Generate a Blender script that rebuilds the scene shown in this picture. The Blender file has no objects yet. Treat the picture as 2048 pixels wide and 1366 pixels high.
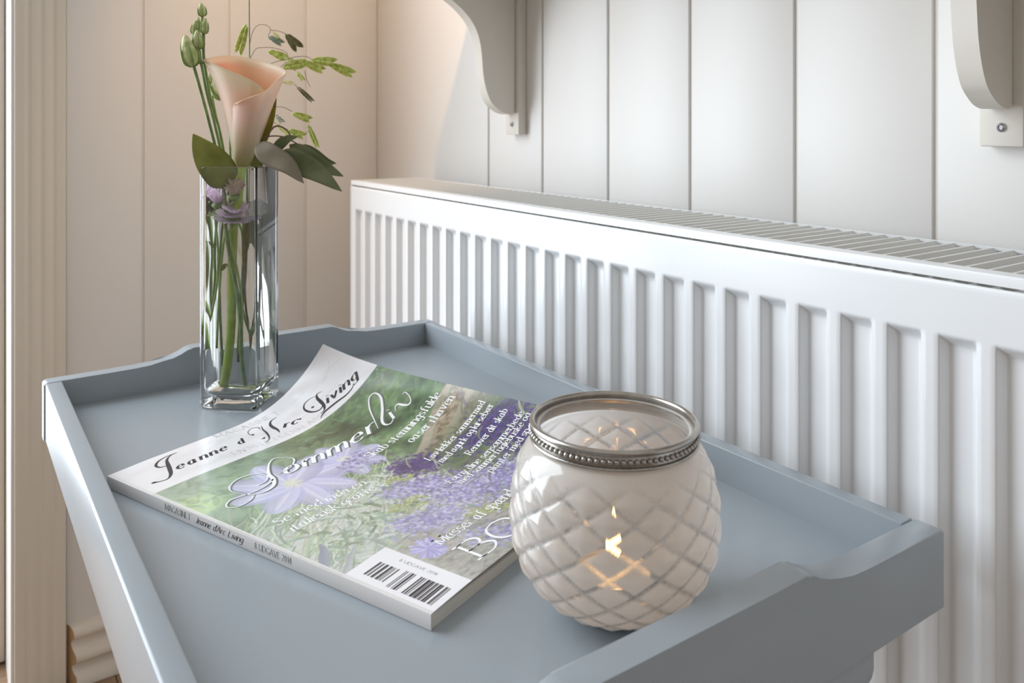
import bpy, bmesh, math, random
import numpy as np
from mathutils import Vector, Matrix
random.seed(7)
rng = np.random.default_rng(7)
sc = bpy.context.scene
COL = sc.collection
R = math.radians

# ------------------------------------------------------------------ camera
# The eye is the origin in plan (x right wall, y towards the back wall); it stands 0.805 m above the floor.
EYE = 0.805
F_PX, YAW, V0 = 1635.8, R(34.753), 241.4
CT, ST = math.cos(YAW), math.sin(YAW)
cam = bpy.data.cameras.new('camera'); camo = bpy.data.objects.new('camera', cam); COL.objects.link(camo)
cam.sensor_width = 36.0; cam.lens = F_PX / 2048 * 36
cam.shift_y = -(683 - V0) / 2048
cam.clip_start = 0.01
camo.location = (0, 0, EYE); camo.rotation_euler = (R(90), 0, -YAW)
cam.dof.use_dof = True; cam.dof.focus_distance = 0.56; cam.dof.aperture_fstop = 13
sc.camera = camo

# ------------------------------------------------------------------ light and exposure
w = bpy.data.worlds.new('world'); sc.world = w; w.use_nodes = True
bg = w.node_tree.nodes['Background']; bg.inputs[0].default_value = (1.0, 0.955, 0.905, 1); bg.inputs[1].default_value = 0.49
def area(name, loc, target, sx, sy, power, col):
    l = bpy.data.lights.new(name, 'AREA'); l.shape = 'RECTANGLE'; l.size = sx; l.size_y = sy
    l.energy = power; l.color = col
    o = bpy.data.objects.new(name, l); COL.objects.link(o); o.location = loc
    o.rotation_euler = (Vector(target) - Vector(loc)).to_track_quat('-Z', 'Y').to_euler()
    return o
# daylight through the glazed garden door left of the frame
area('door_daylight', (-0.75, 1.62, 1.18), (-0.35, 0.0, 0.78), 1.35, 2.25, 62, (0.83, 0.915, 1.0))
# warm lamp high above the shelf
lp = bpy.data.lights.new('warm_lamp', 'SPOT'); lp.energy = 3.8; lp.color = (1.0, 0.60, 0.30); lp.shadow_soft_size = 0.008
lp.spot_size = R(100); lp.spot_blend = .8
lpo = bpy.data.objects.new('warm_lamp', lp); COL.objects.link(lpo); lpo.location = (0.26, 0.88, EYE + 0.42)
lpo.rotation_euler = (Vector((.60, 1.28, EYE - .02)) - lpo.location).to_track_quat('-Z', 'Y').to_euler()
sc.view_settings.view_transform = 'Standard'; sc.view_settings.look = 'None'
sc.view_settings.gamma = 1.0; sc.view_settings.exposure = 0.14; sc.view_settings.use_curve_mapping = False
try:
    sc.cycles.max_bounces = 14; sc.cycles.transmission_bounces = 14; sc.cycles.transparent_max_bounces = 16
    sc.cycles.glossy_bounces = 6; sc.cycles.diffuse_bounces = 4
except Exception: pass

# ------------------------------------------------------------------ helpers
def lin(c): return tuple(((x/255)/12.92 if x/255 <= .04045 else (((x/255)+.055)/1.055)**2.4) for x in c)
def at(u, v, dd=0.0, D0=0.7325):
    """a point of the room seen at photo pixel (u, v), D0+dd metres in front of the lens plane"""
    D = D0 + dd; r = (u-1024)/F_PX*D
    return Vector((D*ST + r*CT, D*CT - r*ST, -(v-V0)/F_PX*D))
RIGHT = Vector((CT, -ST, 0)); FWD = Vector((ST, CT, 0)); UP = Vector((0, 0, 1))

def mat(name, col, rough=.5, spec=.5, noise=0, nscale=40, bump=0, bscale=200, metal=0, coat=0, sub=0, trans=0, stretch=None):
    m = bpy.data.materials.new(name); m.use_nodes = True; nt = m.node_tree; b = nt.nodes['Principled BSDF']
    c = lin(col) + (1,)
    b.inputs['Base Color'].default_value = c; b.inputs['Roughness'].default_value = rough
    b.inputs['Metallic'].default_value = metal; b.inputs['Specular IOR Level'].default_value = spec
    b.inputs['Coat Weight'].default_value = coat; b.inputs['Coat Roughness'].default_value = .12
    if sub: b.inputs['Subsurface Weight'].default_value = sub; b.inputs['Subsurface Radius'].default_value = (.004,.003,.002); b.inputs['Subsurface Scale'].default_value = 1
    tc = nt.nodes.new('ShaderNodeTexCoord'); src = tc.outputs['Object']
    if stretch:
        mp = nt.nodes.new('ShaderNodeMapping'); mp.inputs['Scale'].default_value = stretch; nt.links.new(src, mp.inputs[0]); src = mp.outputs[0]
    if noise:
        n = nt.nodes.new('ShaderNodeTexNoise'); n.inputs['Scale'].default_value = nscale; n.inputs['Detail'].default_value = 5
        nt.links.new(src, n.inputs['Vector'])
        mx = nt.nodes.new('ShaderNodeMix'); mx.data_type = 'RGBA'; mx.blend_type = 'MULTIPLY'; mx.inputs[0].default_value = 1
        r = nt.nodes.new('ShaderNodeMapRange'); r.inputs[1].default_value = .3; r.inputs[2].default_value = .7; r.inputs[3].default_value = 1-noise; r.inputs[4].default_value = 1
        nt.links.new(n.outputs[0], r.inputs[0]); mx.inputs[6].default_value = c
        cc = nt.nodes.new('ShaderNodeCombineColor')
        for k in range(3): nt.links.new(r.outputs[0], cc.inputs[k])
        nt.links.new(cc.outputs[0], mx.inputs[7]); nt.links.new(mx.outputs[2], b.inputs['Base Color'])
    if bump:
        n2 = nt.nodes.new('ShaderNodeTexNoise'); n2.inputs['Scale'].default_value = bscale; n2.inputs['Detail'].default_value = 3
        nt.links.new(src, n2.inputs['Vector'])
        bp = nt.nodes.new('ShaderNodeBump'); bp.inputs['Strength'].default_value = bump; bp.inputs['Distance'].default_value = .001
        nt.links.new(n2.outputs[0], bp.inputs['Height']); nt.links.new(bp.outputs[0], b.inputs['Normal'])
    return m

def origin_of(p):
    o = Vector((0, 0, 0))
    while p: o += p.location; p = p.parent
    return o
def link_mesh(name, me, m, parent=None, smooth=False):
    if m: me.materials.append(m)
    if smooth:
        me.polygons.foreach_set('use_smooth', [True]*len(me.polygons))
    o = bpy.data.objects.new(name, me); COL.objects.link(o)
    if parent: o.parent = parent
    return o
def mesh(name, verts, faces, m, parent=None, smooth=False, auto=None):
    """verts are given relative to the eye; they are stored relative to the parent's base"""
    off = Vector((0, 0, EYE)) - origin_of(parent)
    me = bpy.data.meshes.new(name); me.from_pydata([tuple(Vector(v)+off) for v in verts], [], faces); me.update()
    if auto is not None:
        smooth = True
        o = link_mesh(name, me, m, parent, True)
        me.set_sharp_from_angle(angle=R(auto)); return o
    return link_mesh(name, me, m, parent, smooth)
def bmobj(name, bm, m, parent=None, smooth=False, auto=None):
    off = Vector((0, 0, EYE)) - origin_of(parent)
    bmesh.ops.translate(bm, verts=bm.verts, vec=off)
    bmesh.ops.recalc_face_normals(bm, faces=bm.faces)
    me = bpy.data.meshes.new(name); bm.to_mesh(me); bm.free()
    o = link_mesh(name, me, m, parent, smooth or auto is not None)
    if auto is not None: me.set_sharp_from_angle(angle=R(auto))
    return o
def add_box(bm, x0, x1, y0, y1, z0, z1, bev=0, seg=2):
    r = bmesh.ops.create_cube(bm, size=1)
    vs = r['verts']
    for v in vs: v.co = Vector(((x0+x1)/2 + v.co.x*(x1-x0), (y0+y1)/2 + v.co.y*(y1-y0), (z0+z1)/2 + v.co.z*(z1-z0)))
    if bev:
        es = list({e for v in vs for e in v.link_edges})
        bmesh.ops.bevel(bm, geom=es, offset=bev, segments=seg, affect='EDGES', profile=.5)
def box(name, x0, x1, y0, y1, z0, z1, m, parent=None, bev=0, seg=2):
    bm = bmesh.new(); add_box(bm, x0, x1, y0, y1, z0, z1, bev, seg)
    return bmobj(name, bm, m, parent, auto=40 if bev else None)
def prism(name, pts, axis, a0, a1, m, parent=None, bev=0, seg=2):
    """extrude a closed 2-D outline; axis 'y': pts are (x,z); axis 'x': pts are (y,z)"""
    bm = bmesh.new()
    f = (lambda p, a: (p[0], a, p[1])) if axis == 'y' else (lambda p, a: (a, p[0], p[1]))
    lo = [bm.verts.new(f(p, a0)) for p in pts]; hi = [bm.verts.new(f(p, a1)) for p in pts]
    n = len(pts); c0 = bm.faces.new(lo); c1 = bm.faces.new(hi)
    for i in range(n): bm.faces.new((lo[i], lo[(i+1) % n], hi[(i+1) % n], hi[i]))
    if bev:
        bmesh.ops.bevel(bm, geom=list(set(c0.edges) | set(c1.edges)), offset=bev, segments=seg, affect='EDGES', profile=.5, clamp_overlap=True)
    return bmobj(name, bm, m, parent, auto=35)
def cr(pts, n=8, closed=False):
    """Catmull-Rom through points"""
    P = [Vector(p) for p in pts]; out = []
    N = len(P)
    for i in range(N-1):
        p0 = P[i-1] if i > 0 else P[0]*2-P[1]; p1 = P[i]; p2 = P[i+1]; p3 = P[i+2] if i+2 < N else P[-1]*2-P[-2]
        for k in range(n):
            t = k/n
            out.append(.5*((2*p1) + (p2-p0)*t + (2*p0-5*p1+4*p2-p3)*t*t + (-p0+3*p1-3*p2+p3)*t**3))
    out.append(P[-1].copy()); return out
def add_tube(bm, pts, rad, n=8, smooth=6, caps=True):
    if smooth: 
        if isinstance(rad, (list, tuple)):
            rr = [q.x for q in cr([(x, 0, 0) for x in rad], smooth)]
        else: rr = None
        pts = cr(pts, smooth)
        rad = rr if rr else [rad]*len(pts)
    elif not isinstance(rad, (list, tuple)): rad = [rad]*len(pts)
    pts = [Vector(p) for p in pts]
    rings = []; prev = None
    for i, p in enumerate(pts):
        t = (pts[min(i+1, len(pts)-1)] - pts[max(i-1, 0)]).normalized()
        if prev is None:
            a = t.orthogonal().normalized()
        else:
            a = (prev - t*prev.dot(t)).normalized()
        prev = a; b = t.cross(a)
        rings.append([bm.verts.new(p + (a*math.cos(k*2*math.pi/n) + b*math.sin(k*2*math.pi/n))*rad[i]) for k in range(n)])
    for i in range(len(rings)-1):
        for k in range(n): bm.faces.new((rings[i][k], rings[i][(k+1) % n], rings[i+1][(k+1) % n], rings[i+1][k]))
    if caps:
        bm.faces.new(rings[0][::-1]); bm.faces.new(rings[-1])
def tube(name, pts, rad, m, parent=None, n=8, smooth=6):
    bm = bmesh.new(); add_tube(bm, pts, rad, n, smooth); return bmobj(name, bm, m, parent, True)
def thing(name, loc, label, cat, group=None):
    """an empty at the thing's base; loc relative to the eye"""
    o = bpy.data.objects.new(name, None); COL.objects.link(o); o.location = Vector(loc) + Vector((0, 0, EYE))
    o.empty_display_size = .05
    o['label'] = label; o['category'] = cat
    if group: o['group'] = group
    return o
def structure(o): o['kind'] = 'structure'; return o
def shift_copy(o, d, parent=None):
    c = o.copy(); COL.objects.link(c); c.location = o.location + Vector(d); c.parent = parent or o.parent
    return c

# ------------------------------------------------------------------ materials
M = {}
M['wall'] = mat('wall_paint', (230, 227, 223), .42, .4, noise=.012, nscale=6, bump=.04, bscale=500)
M['casing'] = mat('casing_paint', (222, 213, 200), .4, .4, noise=.02, nscale=8)
M['jamb'] = mat('jamb_paint', (238, 236, 232), .35, .4)
M['rad'] = mat('radiator_enamel', (229, 230, 231), .24, .5, bump=.015, bscale=350)
M['grille'] = mat('grille_enamel', (226, 226, 223), .35, .4)
M['bracket'] = mat('shelf_paint', (222, 216, 206), .4, .4, noise=.015, nscale=14)
M['tray'] = mat('tray_paint', (154, 162, 168), .26, .5, noise=.025, nscale=5, bump=.06, bscale=420)
M['floor'] = mat('floor_wood', (150, 122, 96), .5, .4, noise=.35, nscale=18, stretch=(1, 12, 1))
M['rawwood'] = mat('raw_pine_end', (196, 160, 118), .7, .3, noise=.2, nscale=60)
M['steel'] = mat('screw_steel', (190, 192, 198), .25, .5, metal=1)
M['dark'] = mat('wick_dark', (60, 58, 55), .9, .1)  # dark matt colour of the candle wick

# ------------------------------------------------------------------ the room
XW, YB, FLOOR = .628, 1.3235, -EYE
HW = 1.35          # wall top above the eye
# right wall: backing with painted boards standing in front of it
wr = structure(box('wall_right', XW+.0028, XW+.03, -1.1, YB+.03, FLOOR, HW, M['wall']))
js = [XW*(.5295+.2008*k) for k in range(-8, 6)]       # joints between boards, along y
edges = [-1.1] + js + [YB]
G = .0025
for a, b in zip(edges[:-1], edges[1:]):
    box('board', XW, XW+.0045, a + (G if a > -1.09 else 0), b - (G if b < YB-.01 else 0), FLOOR, HW, M['wall'], wr, bev=.0007)
# back wall
wb = structure(box('wall_back', .075, XW+.03, YB+.0030, YB+.03, FLOOR, HW, M['wall']))
jx = [YB*v for v in (.18428, .2799, .37489)]
edges = [.1432] + jx + [XW]
for a, b in zip(edges[:-1], edges[1:]):
    box('board', a + (G if a > .15 else 0), b - (G if b < XW-.01 else 0), YB, YB+.0045, FLOOR, HW, M['wall'], wb, bev=.0007)
# fluted casing of the garden door and its jamb
cx0, cx1, cf = .0785, .1418, YB-.011
prof = [(cx0, YB+.03), (cx0, cf+.001), (cx0+.001, cf), (cx0+.0115, cf)]
for g in (cx0+.0125, cx0+.028, cx0+.043):
    for k in range(7): prof.append((g + .0085*k/6, cf + .0013*math.sin(math.pi*k/6)))
    prof.append((g+.0095, cf))
prof += [(cx1-.001, cf), (cx1, cf+.001), (cx1, YB+.0)]
bm = bmesh.new()
lo = [bm.verts.new((x, y, FLOOR)) for x, y in prof]; hi = [bm.verts.new((x, y, HW)) for x, y in prof]
bm.faces.new(lo); bm.faces.new(hi)
for i in range(len(prof)): bm.faces.new((lo[i], lo[(i+1) % len(prof)], hi[(i+1) % len(prof)], hi[i]))
structure(bmobj('trim_1', bm, M['casing'], auto=35))
structure(box('trim_2', .0745, .0783, YB-.008, YB+.14, FLOOR, HW, M['jamb'], bev=.0008))
# stile of the garden door, just inside the left edge of the frame
dr = structure(box('door_1', .035, .0735, YB+.10, YB+.14, FLOOR+.004, HW-.15, M['casing'], bev=.002))
# the rest of the room behind and beside the lens
structure(box('wall_left', -3.13, -3.10, -3.4, YB+.03, FLOOR, HW, M['wall']))
structure(box('wall_front', -3.13, XW+.03, -3.43, -3.40, FLOOR, HW, M['wall']))
structure(box('wall_right_far', XW, XW+.03, -3.4, -1.1, FLOOR, HW, M['wall']))
structure(box('wall_back_far', -3.10, -1.50, YB, YB+.03, FLOOR, HW, M['wall']))
# floor boards
fl = structure(box('floor', -3.1, XW+.03, -3.4, 1.75, FLOOR-.03, FLOOR-.004, M['floor']))
x = -3.1
while x < XW+.02:
    x2 = min(x+.118, XW+.03)
    box('board', x+.0006, x2-.0006, -3.4, 1.75, FLOOR-.004, FLOOR, M['floor'], fl, bev=.0006, seg=1)
    x = x2
# baseboard on the back wall: three reeds, the mitred end shows raw wood
zb = [(.0000, -.7200), (.0050, -.7205), (.0120, -.7255), (.0150, -.7320), (.0142, -.7370), (.0085, -.7420), (.0080, -.7470), (.0125, -.7540),
      (.0175, -.7600), (.0190, -.7660), (.0175, -.7715), (.0100, -.7755), (.0095, -.7800), (.0130, -.7850), (.0190, -.7900), (.0200, -.8045), (0, -.8045)]
bm = bmesh.new()
pr = [(p[0], p[1]) for p in zb]
lo = [bm.verts.new((.1440 + d*.52, YB-d, z)) for d, z in pr]; hi = [bm.verts.new((XW-.001, YB-d, z)) for d, z in pr]
n = len(pr)
end = bm.faces.new(lo); bm.faces.new(hi)
for i in range(n): bm.faces.new((lo[i], lo[(i+1) % n], hi[(i+1) % n], hi[i]))
bb = structure(bmobj('baseboard_back', bm, M['casing'], auto=50))
off = EYE
me = bpy.data.meshes.new('cut_end')
me.from_pydata([(.1437 + d*.52, YB-d-.0002, z+off) for d, z in pr], [], [list(range(n))]); me.update()
link_mesh('cut_end', me, M['rawwood'], bb)

# ------------------------------------------------------------------ radiator
RX0, RX1, RY1, RY0 = .4911, .5975, 1.1268, -.42
rz_top, rz_bot = -.0872, -.590
rad = thing('radiator', (.545, .35, rz_bot), 'long white enamelled panel radiator with fluted front and slatted top grille under the shelf', 'radiator')
PITCH, GD = .03268, .0076
g0 = 1.1076                                # far edge of the first groove
def sm(t): t = min(max(t, 0), 1); return t*t*(3-2*t)
ys = []
gk = [g0 - PITCH*k for k in range(60) if g0 - PITCH*k - .022 > RY0+.01]
cell = [0, .0005, .0010, .0017, .0024, .0031, .0038, .0060, .0115, .0165, .0186, .0195, .0204, .0213, .0222, .0232, .0260, .0295]
ys = [RY1, RY1-.0015, RY1-.008] + [g+.0006-c for g in gk for c in cell] + [RY0]
ys = sorted(set(round(y, 5) for y in ys))
def gy(y):
    for g in gk:
        if g-.0226 <= y <= g+.0006:
            d = g+.0006-y
            return min(d/.0038, (.0232-d)/.0046)
    return 0
zt = [-.0958, -.0963, -.0975, -.1000, -.1150, -.1265, -.1277, -.1289, -.1301, -.1314, -.1328, -.1345, -.1365, -.1390, -.16, -.25, -.35, -.45, -.53, -.5360, -.5380, -.5400, -.5420, -.5440, -.575, -.5870, -.589]
def gz(z): return min((-z-.1275)/.0080, (.5440+z)/.0080) if -.5440 < z < -.127 else 0
def lipx(z):
    if z > -.0975: return .0012*((z+.0975)/.0017)**2
    if z < -.587: return .001
    return 0
verts, faces = [], []
for z in zt:
    for y in ys:
        g = sm(min(gy(y), gz(z), 1))
        e = .0012 if y > RY1-.001 else 0
        verts.append((RX0 + lipx(z) + e + GD*g, y, z))
ny = len(ys)
for i in range(len(zt)-1):
    for j in range(ny-1): faces.append((i*ny+j, i*ny+j+1, (i+1)*ny+j+1, (i+1)*ny+j))
mesh('front_panel', verts, faces, M['rad'], rad, smooth=True)
box('rear_panel', RX1-.012, RX1-.002, RY0, RY1-.002, rz_bot, rz_top-.008, M['rad'], rad, bev=.002)
# end plates
box('side_cover', RX0+.0012, RX1, RY1-.0035, RY1, rz_bot+.004, rz_top-.0005, M['rad'], rad, bev=.001)
box('side_cover', RX0+.0012, RX1, RY0, RY0+.0035, rz_bot+.004, rz_top-.0005, M['rad'], rad, bev=.001)
# grille frame: front rail with a rolled lip, rear rail
def lrail(name, xa, xb, lip):
    pts = [(xa, rz_top-lip), (xa, rz_top-.0018), (xa+.0006, rz_top-.0006), (xa+.0018, rz_top), (xb, rz_top), (xb, rz_top-.0014), (xa+.0022, rz_top-.0014), (xa+.0016, rz_top-lip)]
    prism(name, pts, 'y', RY0+.001, RY1-.0036, M['rad'], rad)
lrail('grille_front_rail', RX0+.0002, RX0+.0112, .0068)
prism('grille_rear_rail', [(RX1, rz_top-.012), (RX1, rz_top-.001), (RX1-.001, rz_top), (RX1-.0045, rz_top), (RX1-.0045, rz_top-.002), (RX1-.0016, rz_top-.002), (RX1-.0016, rz_top-.012)], 'y', RY0+.001, RY1-.0036, M['rad'], rad)
box('inner_baffle', RX0+.016, RX1-.006, RY0+.004, RY1-.004, rz_top-.05, rz_top-.046, M['grille'], rad)
# slats: tilted louvres, each one a part
SP = .01322
y = .34243 + SP*59 - .001
xa, xb = RX0+.0108, RX1-.0042
def slat(y):
    # cross-section in (y, z), rising away from the eye, rolled top edge
    sec = [(.0010, -.0120), (.0040, -.0075), (.0075, -.0036), (.0096, -.0012), (.0103, -.0001), (.0122, 0), (.0122, -.0007), (.0108, -.0012), (.0084, -.0042), (.0050, -.0082), (.0020, -.0125)]
    bm = bmesh.new(); st = []
    for xx, k in ((xa, 1), (xb-.004, 1), (xb, .55)):
        st.append([bm.verts.new((xx, y + (p[0]-.0122)*(k if k == 1 else .8) , rz_top-.0002 + p[1]*k)) for p in sec])
    n = len(sec)
    bm.faces.new(st[0]); bm.faces.new(st[-1])
    for a, b in zip(st[:-1], st[1:]):
        for i in range(n): bm.faces.new((a[i], a[(i+1) % n], b[(i+1) % n], b[i]))
    return bmobj('slat', bm, M['grille'], rad, auto=50)
s0 = slat(y); yy = y - SP; k = 1
while yy > RY0+.02:
    shift_copy(s0, (0, -SP*k, 0)); k += 1; yy -= SP
# wall consoles that carry it
for yc in (.95, .05):
    box('wall_bracket', RX1-.003, XW-.0005, yc-.02, yc+.02, rz_bot+.03, rz_top-.06, M['rad'], rad, bev=.002)

# ------------------------------------------------------------------ wall shelf on two brackets
sh = thing('wall_shelf', (XW, .5, .20), 'off-white painted wooden wall shelf carried on two scrolled brackets above the radiator', 'shelf')
box('shelf_board', XW-.215, XW-.0005, -.25, .9790, .200, .222, M['bracket'], sh, bev=.003)
XP = .6143
def bracket(y0):           # y0: near side of the backplate, 0.030 wide
    c = [(.4300, .1999), (.4300, .1890), (.4450, .1850), (.4700, .1750), (.4950, .1620), (.5175, .1498), (.5334, .1388), (.5464, .1259), (.5555, .1110), (.5605, .0930), (.5625, .0750),
         (.5640, .0600), (.5665, .0470), (.5705, .0345), (.5765, .0235), (.5850, .0160), (.5935, .0110), (.6030, .0085), (.6100, .0088), (.6144, .0110), (.6144, .1999)]
    c2 = [c[0]] + [tuple(q[:2]) for q in cr([(p[0], p[1], 0) for p in c[1:-1]], 4)] + [c[-1]]
    b = prism('bracket', c2, 'y', y0+.0065, y0+.0235, M['bracket'], sh, bev=.0028, seg=3)
    bp = box('backplate', XP, XW-.0002, y0, y0+.030, -.0185, .199, M['bracket'], b, bev=.0016)
    # screw
    bm = bmesh.new(); cy, cz = y0+.0145, -.0048
    rings = []
    for r_, dx in ((.0034, 0), (.0034, .0003), (.0028, .0013), (.0017, .0018), (.0016, .0009), (.0004, .0009)):
        rings.append([bm.verts.new((XP-dx-.0001, cy + r_*math.cos(a*math.pi/8), cz + r_*math.sin(a*math.pi/8))) for a in range(16)])
    for a, b2 in zip(rings[:-1], rings[1:]):
        for i in range(16): bm.faces.new((a[i], a[(i+1) % 16], b2[(i+1) % 16], b2[i]))
    bm.faces.new(rings[-1])
    bmobj('screw', bm, M['steel'], b, auto=40)
    return b
bracket(.8706); bracket(.2635)

# ------------------------------------------------------------------ tray table
TX0, TX1, TY0, TY1, TF = .0700, .4553, .2357, .8225, -.25
tt = thing('tray_table', (.2625, .53, FLOOR), 'blue-grey painted wooden tray table with raised scalloped ends beside the radiator', 'table')
box('tray_floor', TX0+.008, TX1-.008, TY0+.008, TY1-.008, TF-.009, TF, M['tray'], tt)
box('side_rail', .0713, .0841, .2527, .8070, -.2757, -.2263, M['tray'], tt, bev=.0013, seg=3)
box('side_rail', .4418, .4530, .2527, .8070, -.2757, -.2263, M['tray'], tt, bev=.0009, seg=3)
def end_profile(lowz, hump, bot):
    cx = (TX0+TX1)/2
    half = [(0, hump), (.040, hump), (.0690, hump+.0001), (.0715, hump-.0001), (.0745, hump-.0013), (.0800, hump-.0042), (.0870, hump-.0068), (.0960, hump-.0092), (.1070, lowz+.0010), (.1200, lowz+.0003), (.1400, lowz), (.1890, lowz), (.1912, lowz-.0007), ((TX1-TX0)/2, lowz-.0022)]
    top = [(cx-a, z) for a, z in half[::-1]] + [(cx+a, z) for a, z in half[1:]]
    return [(TX1, bot)] + top[::-1] + [(TX0, bot)]
prism('end_rail', end_profile(-.2261, -.2150, -.2757), 'y', .8077, TY1, M['tray'], tt, bev=.0012, seg=3)
prism('end_rail', end_profile(-.2258, -.2135, -.2700), 'y', TY0, .2515, M['tray'], tt, bev=.0012, seg=3)
# handle-like aprons and the frame under the tray
ap = [(.1350, -.2690), (.3897, -.2690), (.3897, -.2800), (.3880, -.2835), (.3850, -.2855), (.3810, -.2862), (.1437, -.2862), (.1397, -.2855), (.1367, -.2835), (.1350, -.2800)]
prism('end_apron', ap, 'y', TY0+.0015, TY0+.0150, M['tray'], tt, bev=.0010)
prism('end_apron', ap, 'y', TY1-.0150, TY1-.0015, M['tray'], tt, bev=.0010)
for yl in (.29, .70):
    for xl in (.160, .335):
        box('leg', xl, xl+.028, yl, yl+.028, FLOOR, TF-.009, M['tray'], tt, bev=.002)
for xl in (.167, .342):
    box('stretcher', xl, xl+.014, .318, .700, FLOOR+.10, FLOOR+.125, M['tray'], tt, bev=.002)
for yl in (.297, .707):
    box('stretcher', .188, .335, yl, yl+.014, -.30, -.262, M['tray'], tt, bev=.002)

# ------------------------------------------------------------------ glass vase with water
M['glass'] = bpy.data.materials.new('clear_glass'); M['glass'].use_nodes = True
def glassify(m, ior, col=(1, 1, 1), rough=0.0):
    nt = m.node_tree; b = nt.nodes['Principled BSDF']
    b.inputs['Base Color'].default_value = col + (1,); b.inputs['Roughness'].default_value = rough
    b.inputs['Transmission Weight'].default_value = 1; b.inputs['IOR'].default_value = ior
glassify(M['glass'], 1.46, (.985, .995, .99))
M['water'] = bpy.data.materials.new('water'); M['water'].use_nodes = True; glassify(M['water'], 1.33, (.985, .995, .985))
VC = Vector((.2175, .7405, TF)); VA = R(3.0)
def rsq(half, rad, z, seg=5, rot=VA):
    """rounded square ring, corners on the diagonals of the room axes"""
    out = []
    for q in range(4):
        cx, cy = (half-rad)*(1, -1, -1, 1)[q], (half-rad)*(1, 1, -1, -1)[q]
        for k in range(seg+1):
            a = math.pi/2*(q + k/seg)
            x, y = cx + rad*math.cos(a), cy + rad*math.sin(a)
            t = rot + math.pi/4
            out.append((VC.x + x*math.cos(t)-y*math.sin(t), VC.y + x*math.sin(t)+y*math.cos(t), z))
    return out
def loft(bm, rings, cap0=True, cap1=True):
    R_ = [[bm.verts.new(p) for p in r] for r in rings]
    n = len(R_[0])
    for a, b in zip(R_[:-1], R_[1:]):
        for i in range(n): bm.faces.new((a[i], a[(i+1) % n], b[(i+1) % n], b[i]))
    if cap0: bm.faces.new(R_[0][::-1])
    if cap1: bm.faces.new(R_[-1])
vase = thing('glass_vase', (VC.x, VC.y, TF), 'tall square clear glass vase of water on the far left of the tray', 'vase')
bm = bmesh.new()
HO, HI, VT = .0262, .0226, -.0400
loft(bm, [rsq(HO-.0022, .0035, TF+.0002), rsq(HO-.0006, .0045, TF+.0010), rsq(HO, .005, TF+.0032), rsq(HO, .005, TF+.03), rsq(HO, .005, VT-.0012), rsq(HO-.0005, .0045, VT-.0002), rsq(HO-.0012, .004, VT),
          rsq(HI+.0010, .0036, VT), rsq(HI+.0003, .0036, VT-.0003), rsq(HI, .0036, VT-.0012), rsq(HI, .0036, TF+.03), rsq(HI, .0036, TF+.018), rsq(HI-.0012, .0045, TF+.0135), rsq(HI-.0045, .006, TF+.0112), rsq(HI-.010, .006, TF+.0106)])
bmobj('vase_glass', bm, M['glass'], vase, auto=50)
WL = -.0835
bm = bmesh.new()
e_ = .00012
loft(bm, [rsq(HI-.010-e_, .006, TF+.0106+e_), rsq(HI-.0045-e_, .006, TF+.0112+e_), rsq(HI-.0012-e_, .0045, TF+.0135+e_), rsq(HI-e_, .0036, TF+.018), rsq(HI-e_, .0036, WL+.0006), rsq(HI-.0006, .0036, WL), rsq(HI-.002, .003, WL-.0003), rsq(HI-.012, .003, WL-.0003)])
bmobj('water', bm, M['water'], vase, auto=50)

# ------------------------------------------------------------------ flowers
def vein_mat(name, c1, c2, rough=.5, sub=.0, nscale=90, stretch=None, trans=.25):
    m = bpy.data.materials.new(name); m.use_nodes = True; nt = m.node_tree; b = nt.nodes['Principled BSDF']
    tc = nt.nodes.new('ShaderNodeTexCoord'); n = nt.nodes.new('ShaderNodeTexNoise'); n.inputs['Scale'].default_value = nscale; n.inputs['Detail'].default_value = 4
    nt.links.new(tc.outputs['Object'], n.inputs['Vector'])
    r = nt.nodes.new('ShaderNodeMapRange'); r.inputs[1].default_value = .35; r.inputs[2].default_value = .65
    nt.links.new(n.outputs[0], r.inputs[0])
    mx = nt.nodes.new('ShaderNodeMix'); mx.data_type = 'RGBA'; mx.inputs[6].default_value = lin(c1)+(1,); mx.inputs[7].default_value = lin(c2)+(1,)
    nt.links.new(r.outputs[0], mx.inputs[0]); nt.links.new(mx.outputs[2], b.inputs['Base Color'])
    b.inputs['Roughness'].default_value = rough; b.inputs['Specular IOR Level'].default_value = .4
    if trans:
        tl = nt.nodes.new('ShaderNodeBsdfTranslucent'); nt.links.new(mx.outputs[2], tl.inputs[0])
        ms = nt.nodes.new('ShaderNodeMixShader'); ms.inputs[0].default_value = trans
        out = nt.nodes['Material Output']; nt.links.new(b.outputs[0], ms.inputs[1]); nt.links.new(tl.outputs[0], ms.inputs[2]); nt.links.new(ms.outputs[0], out.inputs[0])
    return m
def attr_mat(name, attr, rough=.4, trans=0, coat=0, spec=.5):
    m = bpy.data.materials.new(name); m.use_nodes = True; nt = m.node_tree; b = nt.nodes['Principled BSDF']
    a = nt.nodes.new('ShaderNodeAttribute'); a.attribute_name = attr
    nt.links.new(a.outputs['Color'], b.inputs['Base Color']); b.inputs['Roughness'].default_value = rough
    b.inputs['Coat Weight'].default_value = coat; b.inputs['Coat Roughness'].default_value = .16; b.inputs['Specular IOR Level'].default_value = spec
    if trans:
        tl = nt.nodes.new('ShaderNodeBsdfTranslucent'); nt.links.new(a.outputs['Color'], tl.inputs[0])
        ms = nt.nodes.new('ShaderNodeMixShader'); ms.inputs[0].default_value = trans
        out = nt.nodes['Material Output']; nt.links.new(b.outputs[0], ms.inputs[1]); nt.links.new(tl.outputs[0], ms.inputs[2]); nt.links.new(ms.outputs[0], out.inputs[0])
    return m
def paint(o, cols, name='tint'):
    a = o.data.color_attributes.new(name, 'FLOAT_COLOR', 'POINT')
    a.data.foreach_set('color', np.asarray(cols, dtype=np.float32).ravel())
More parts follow.
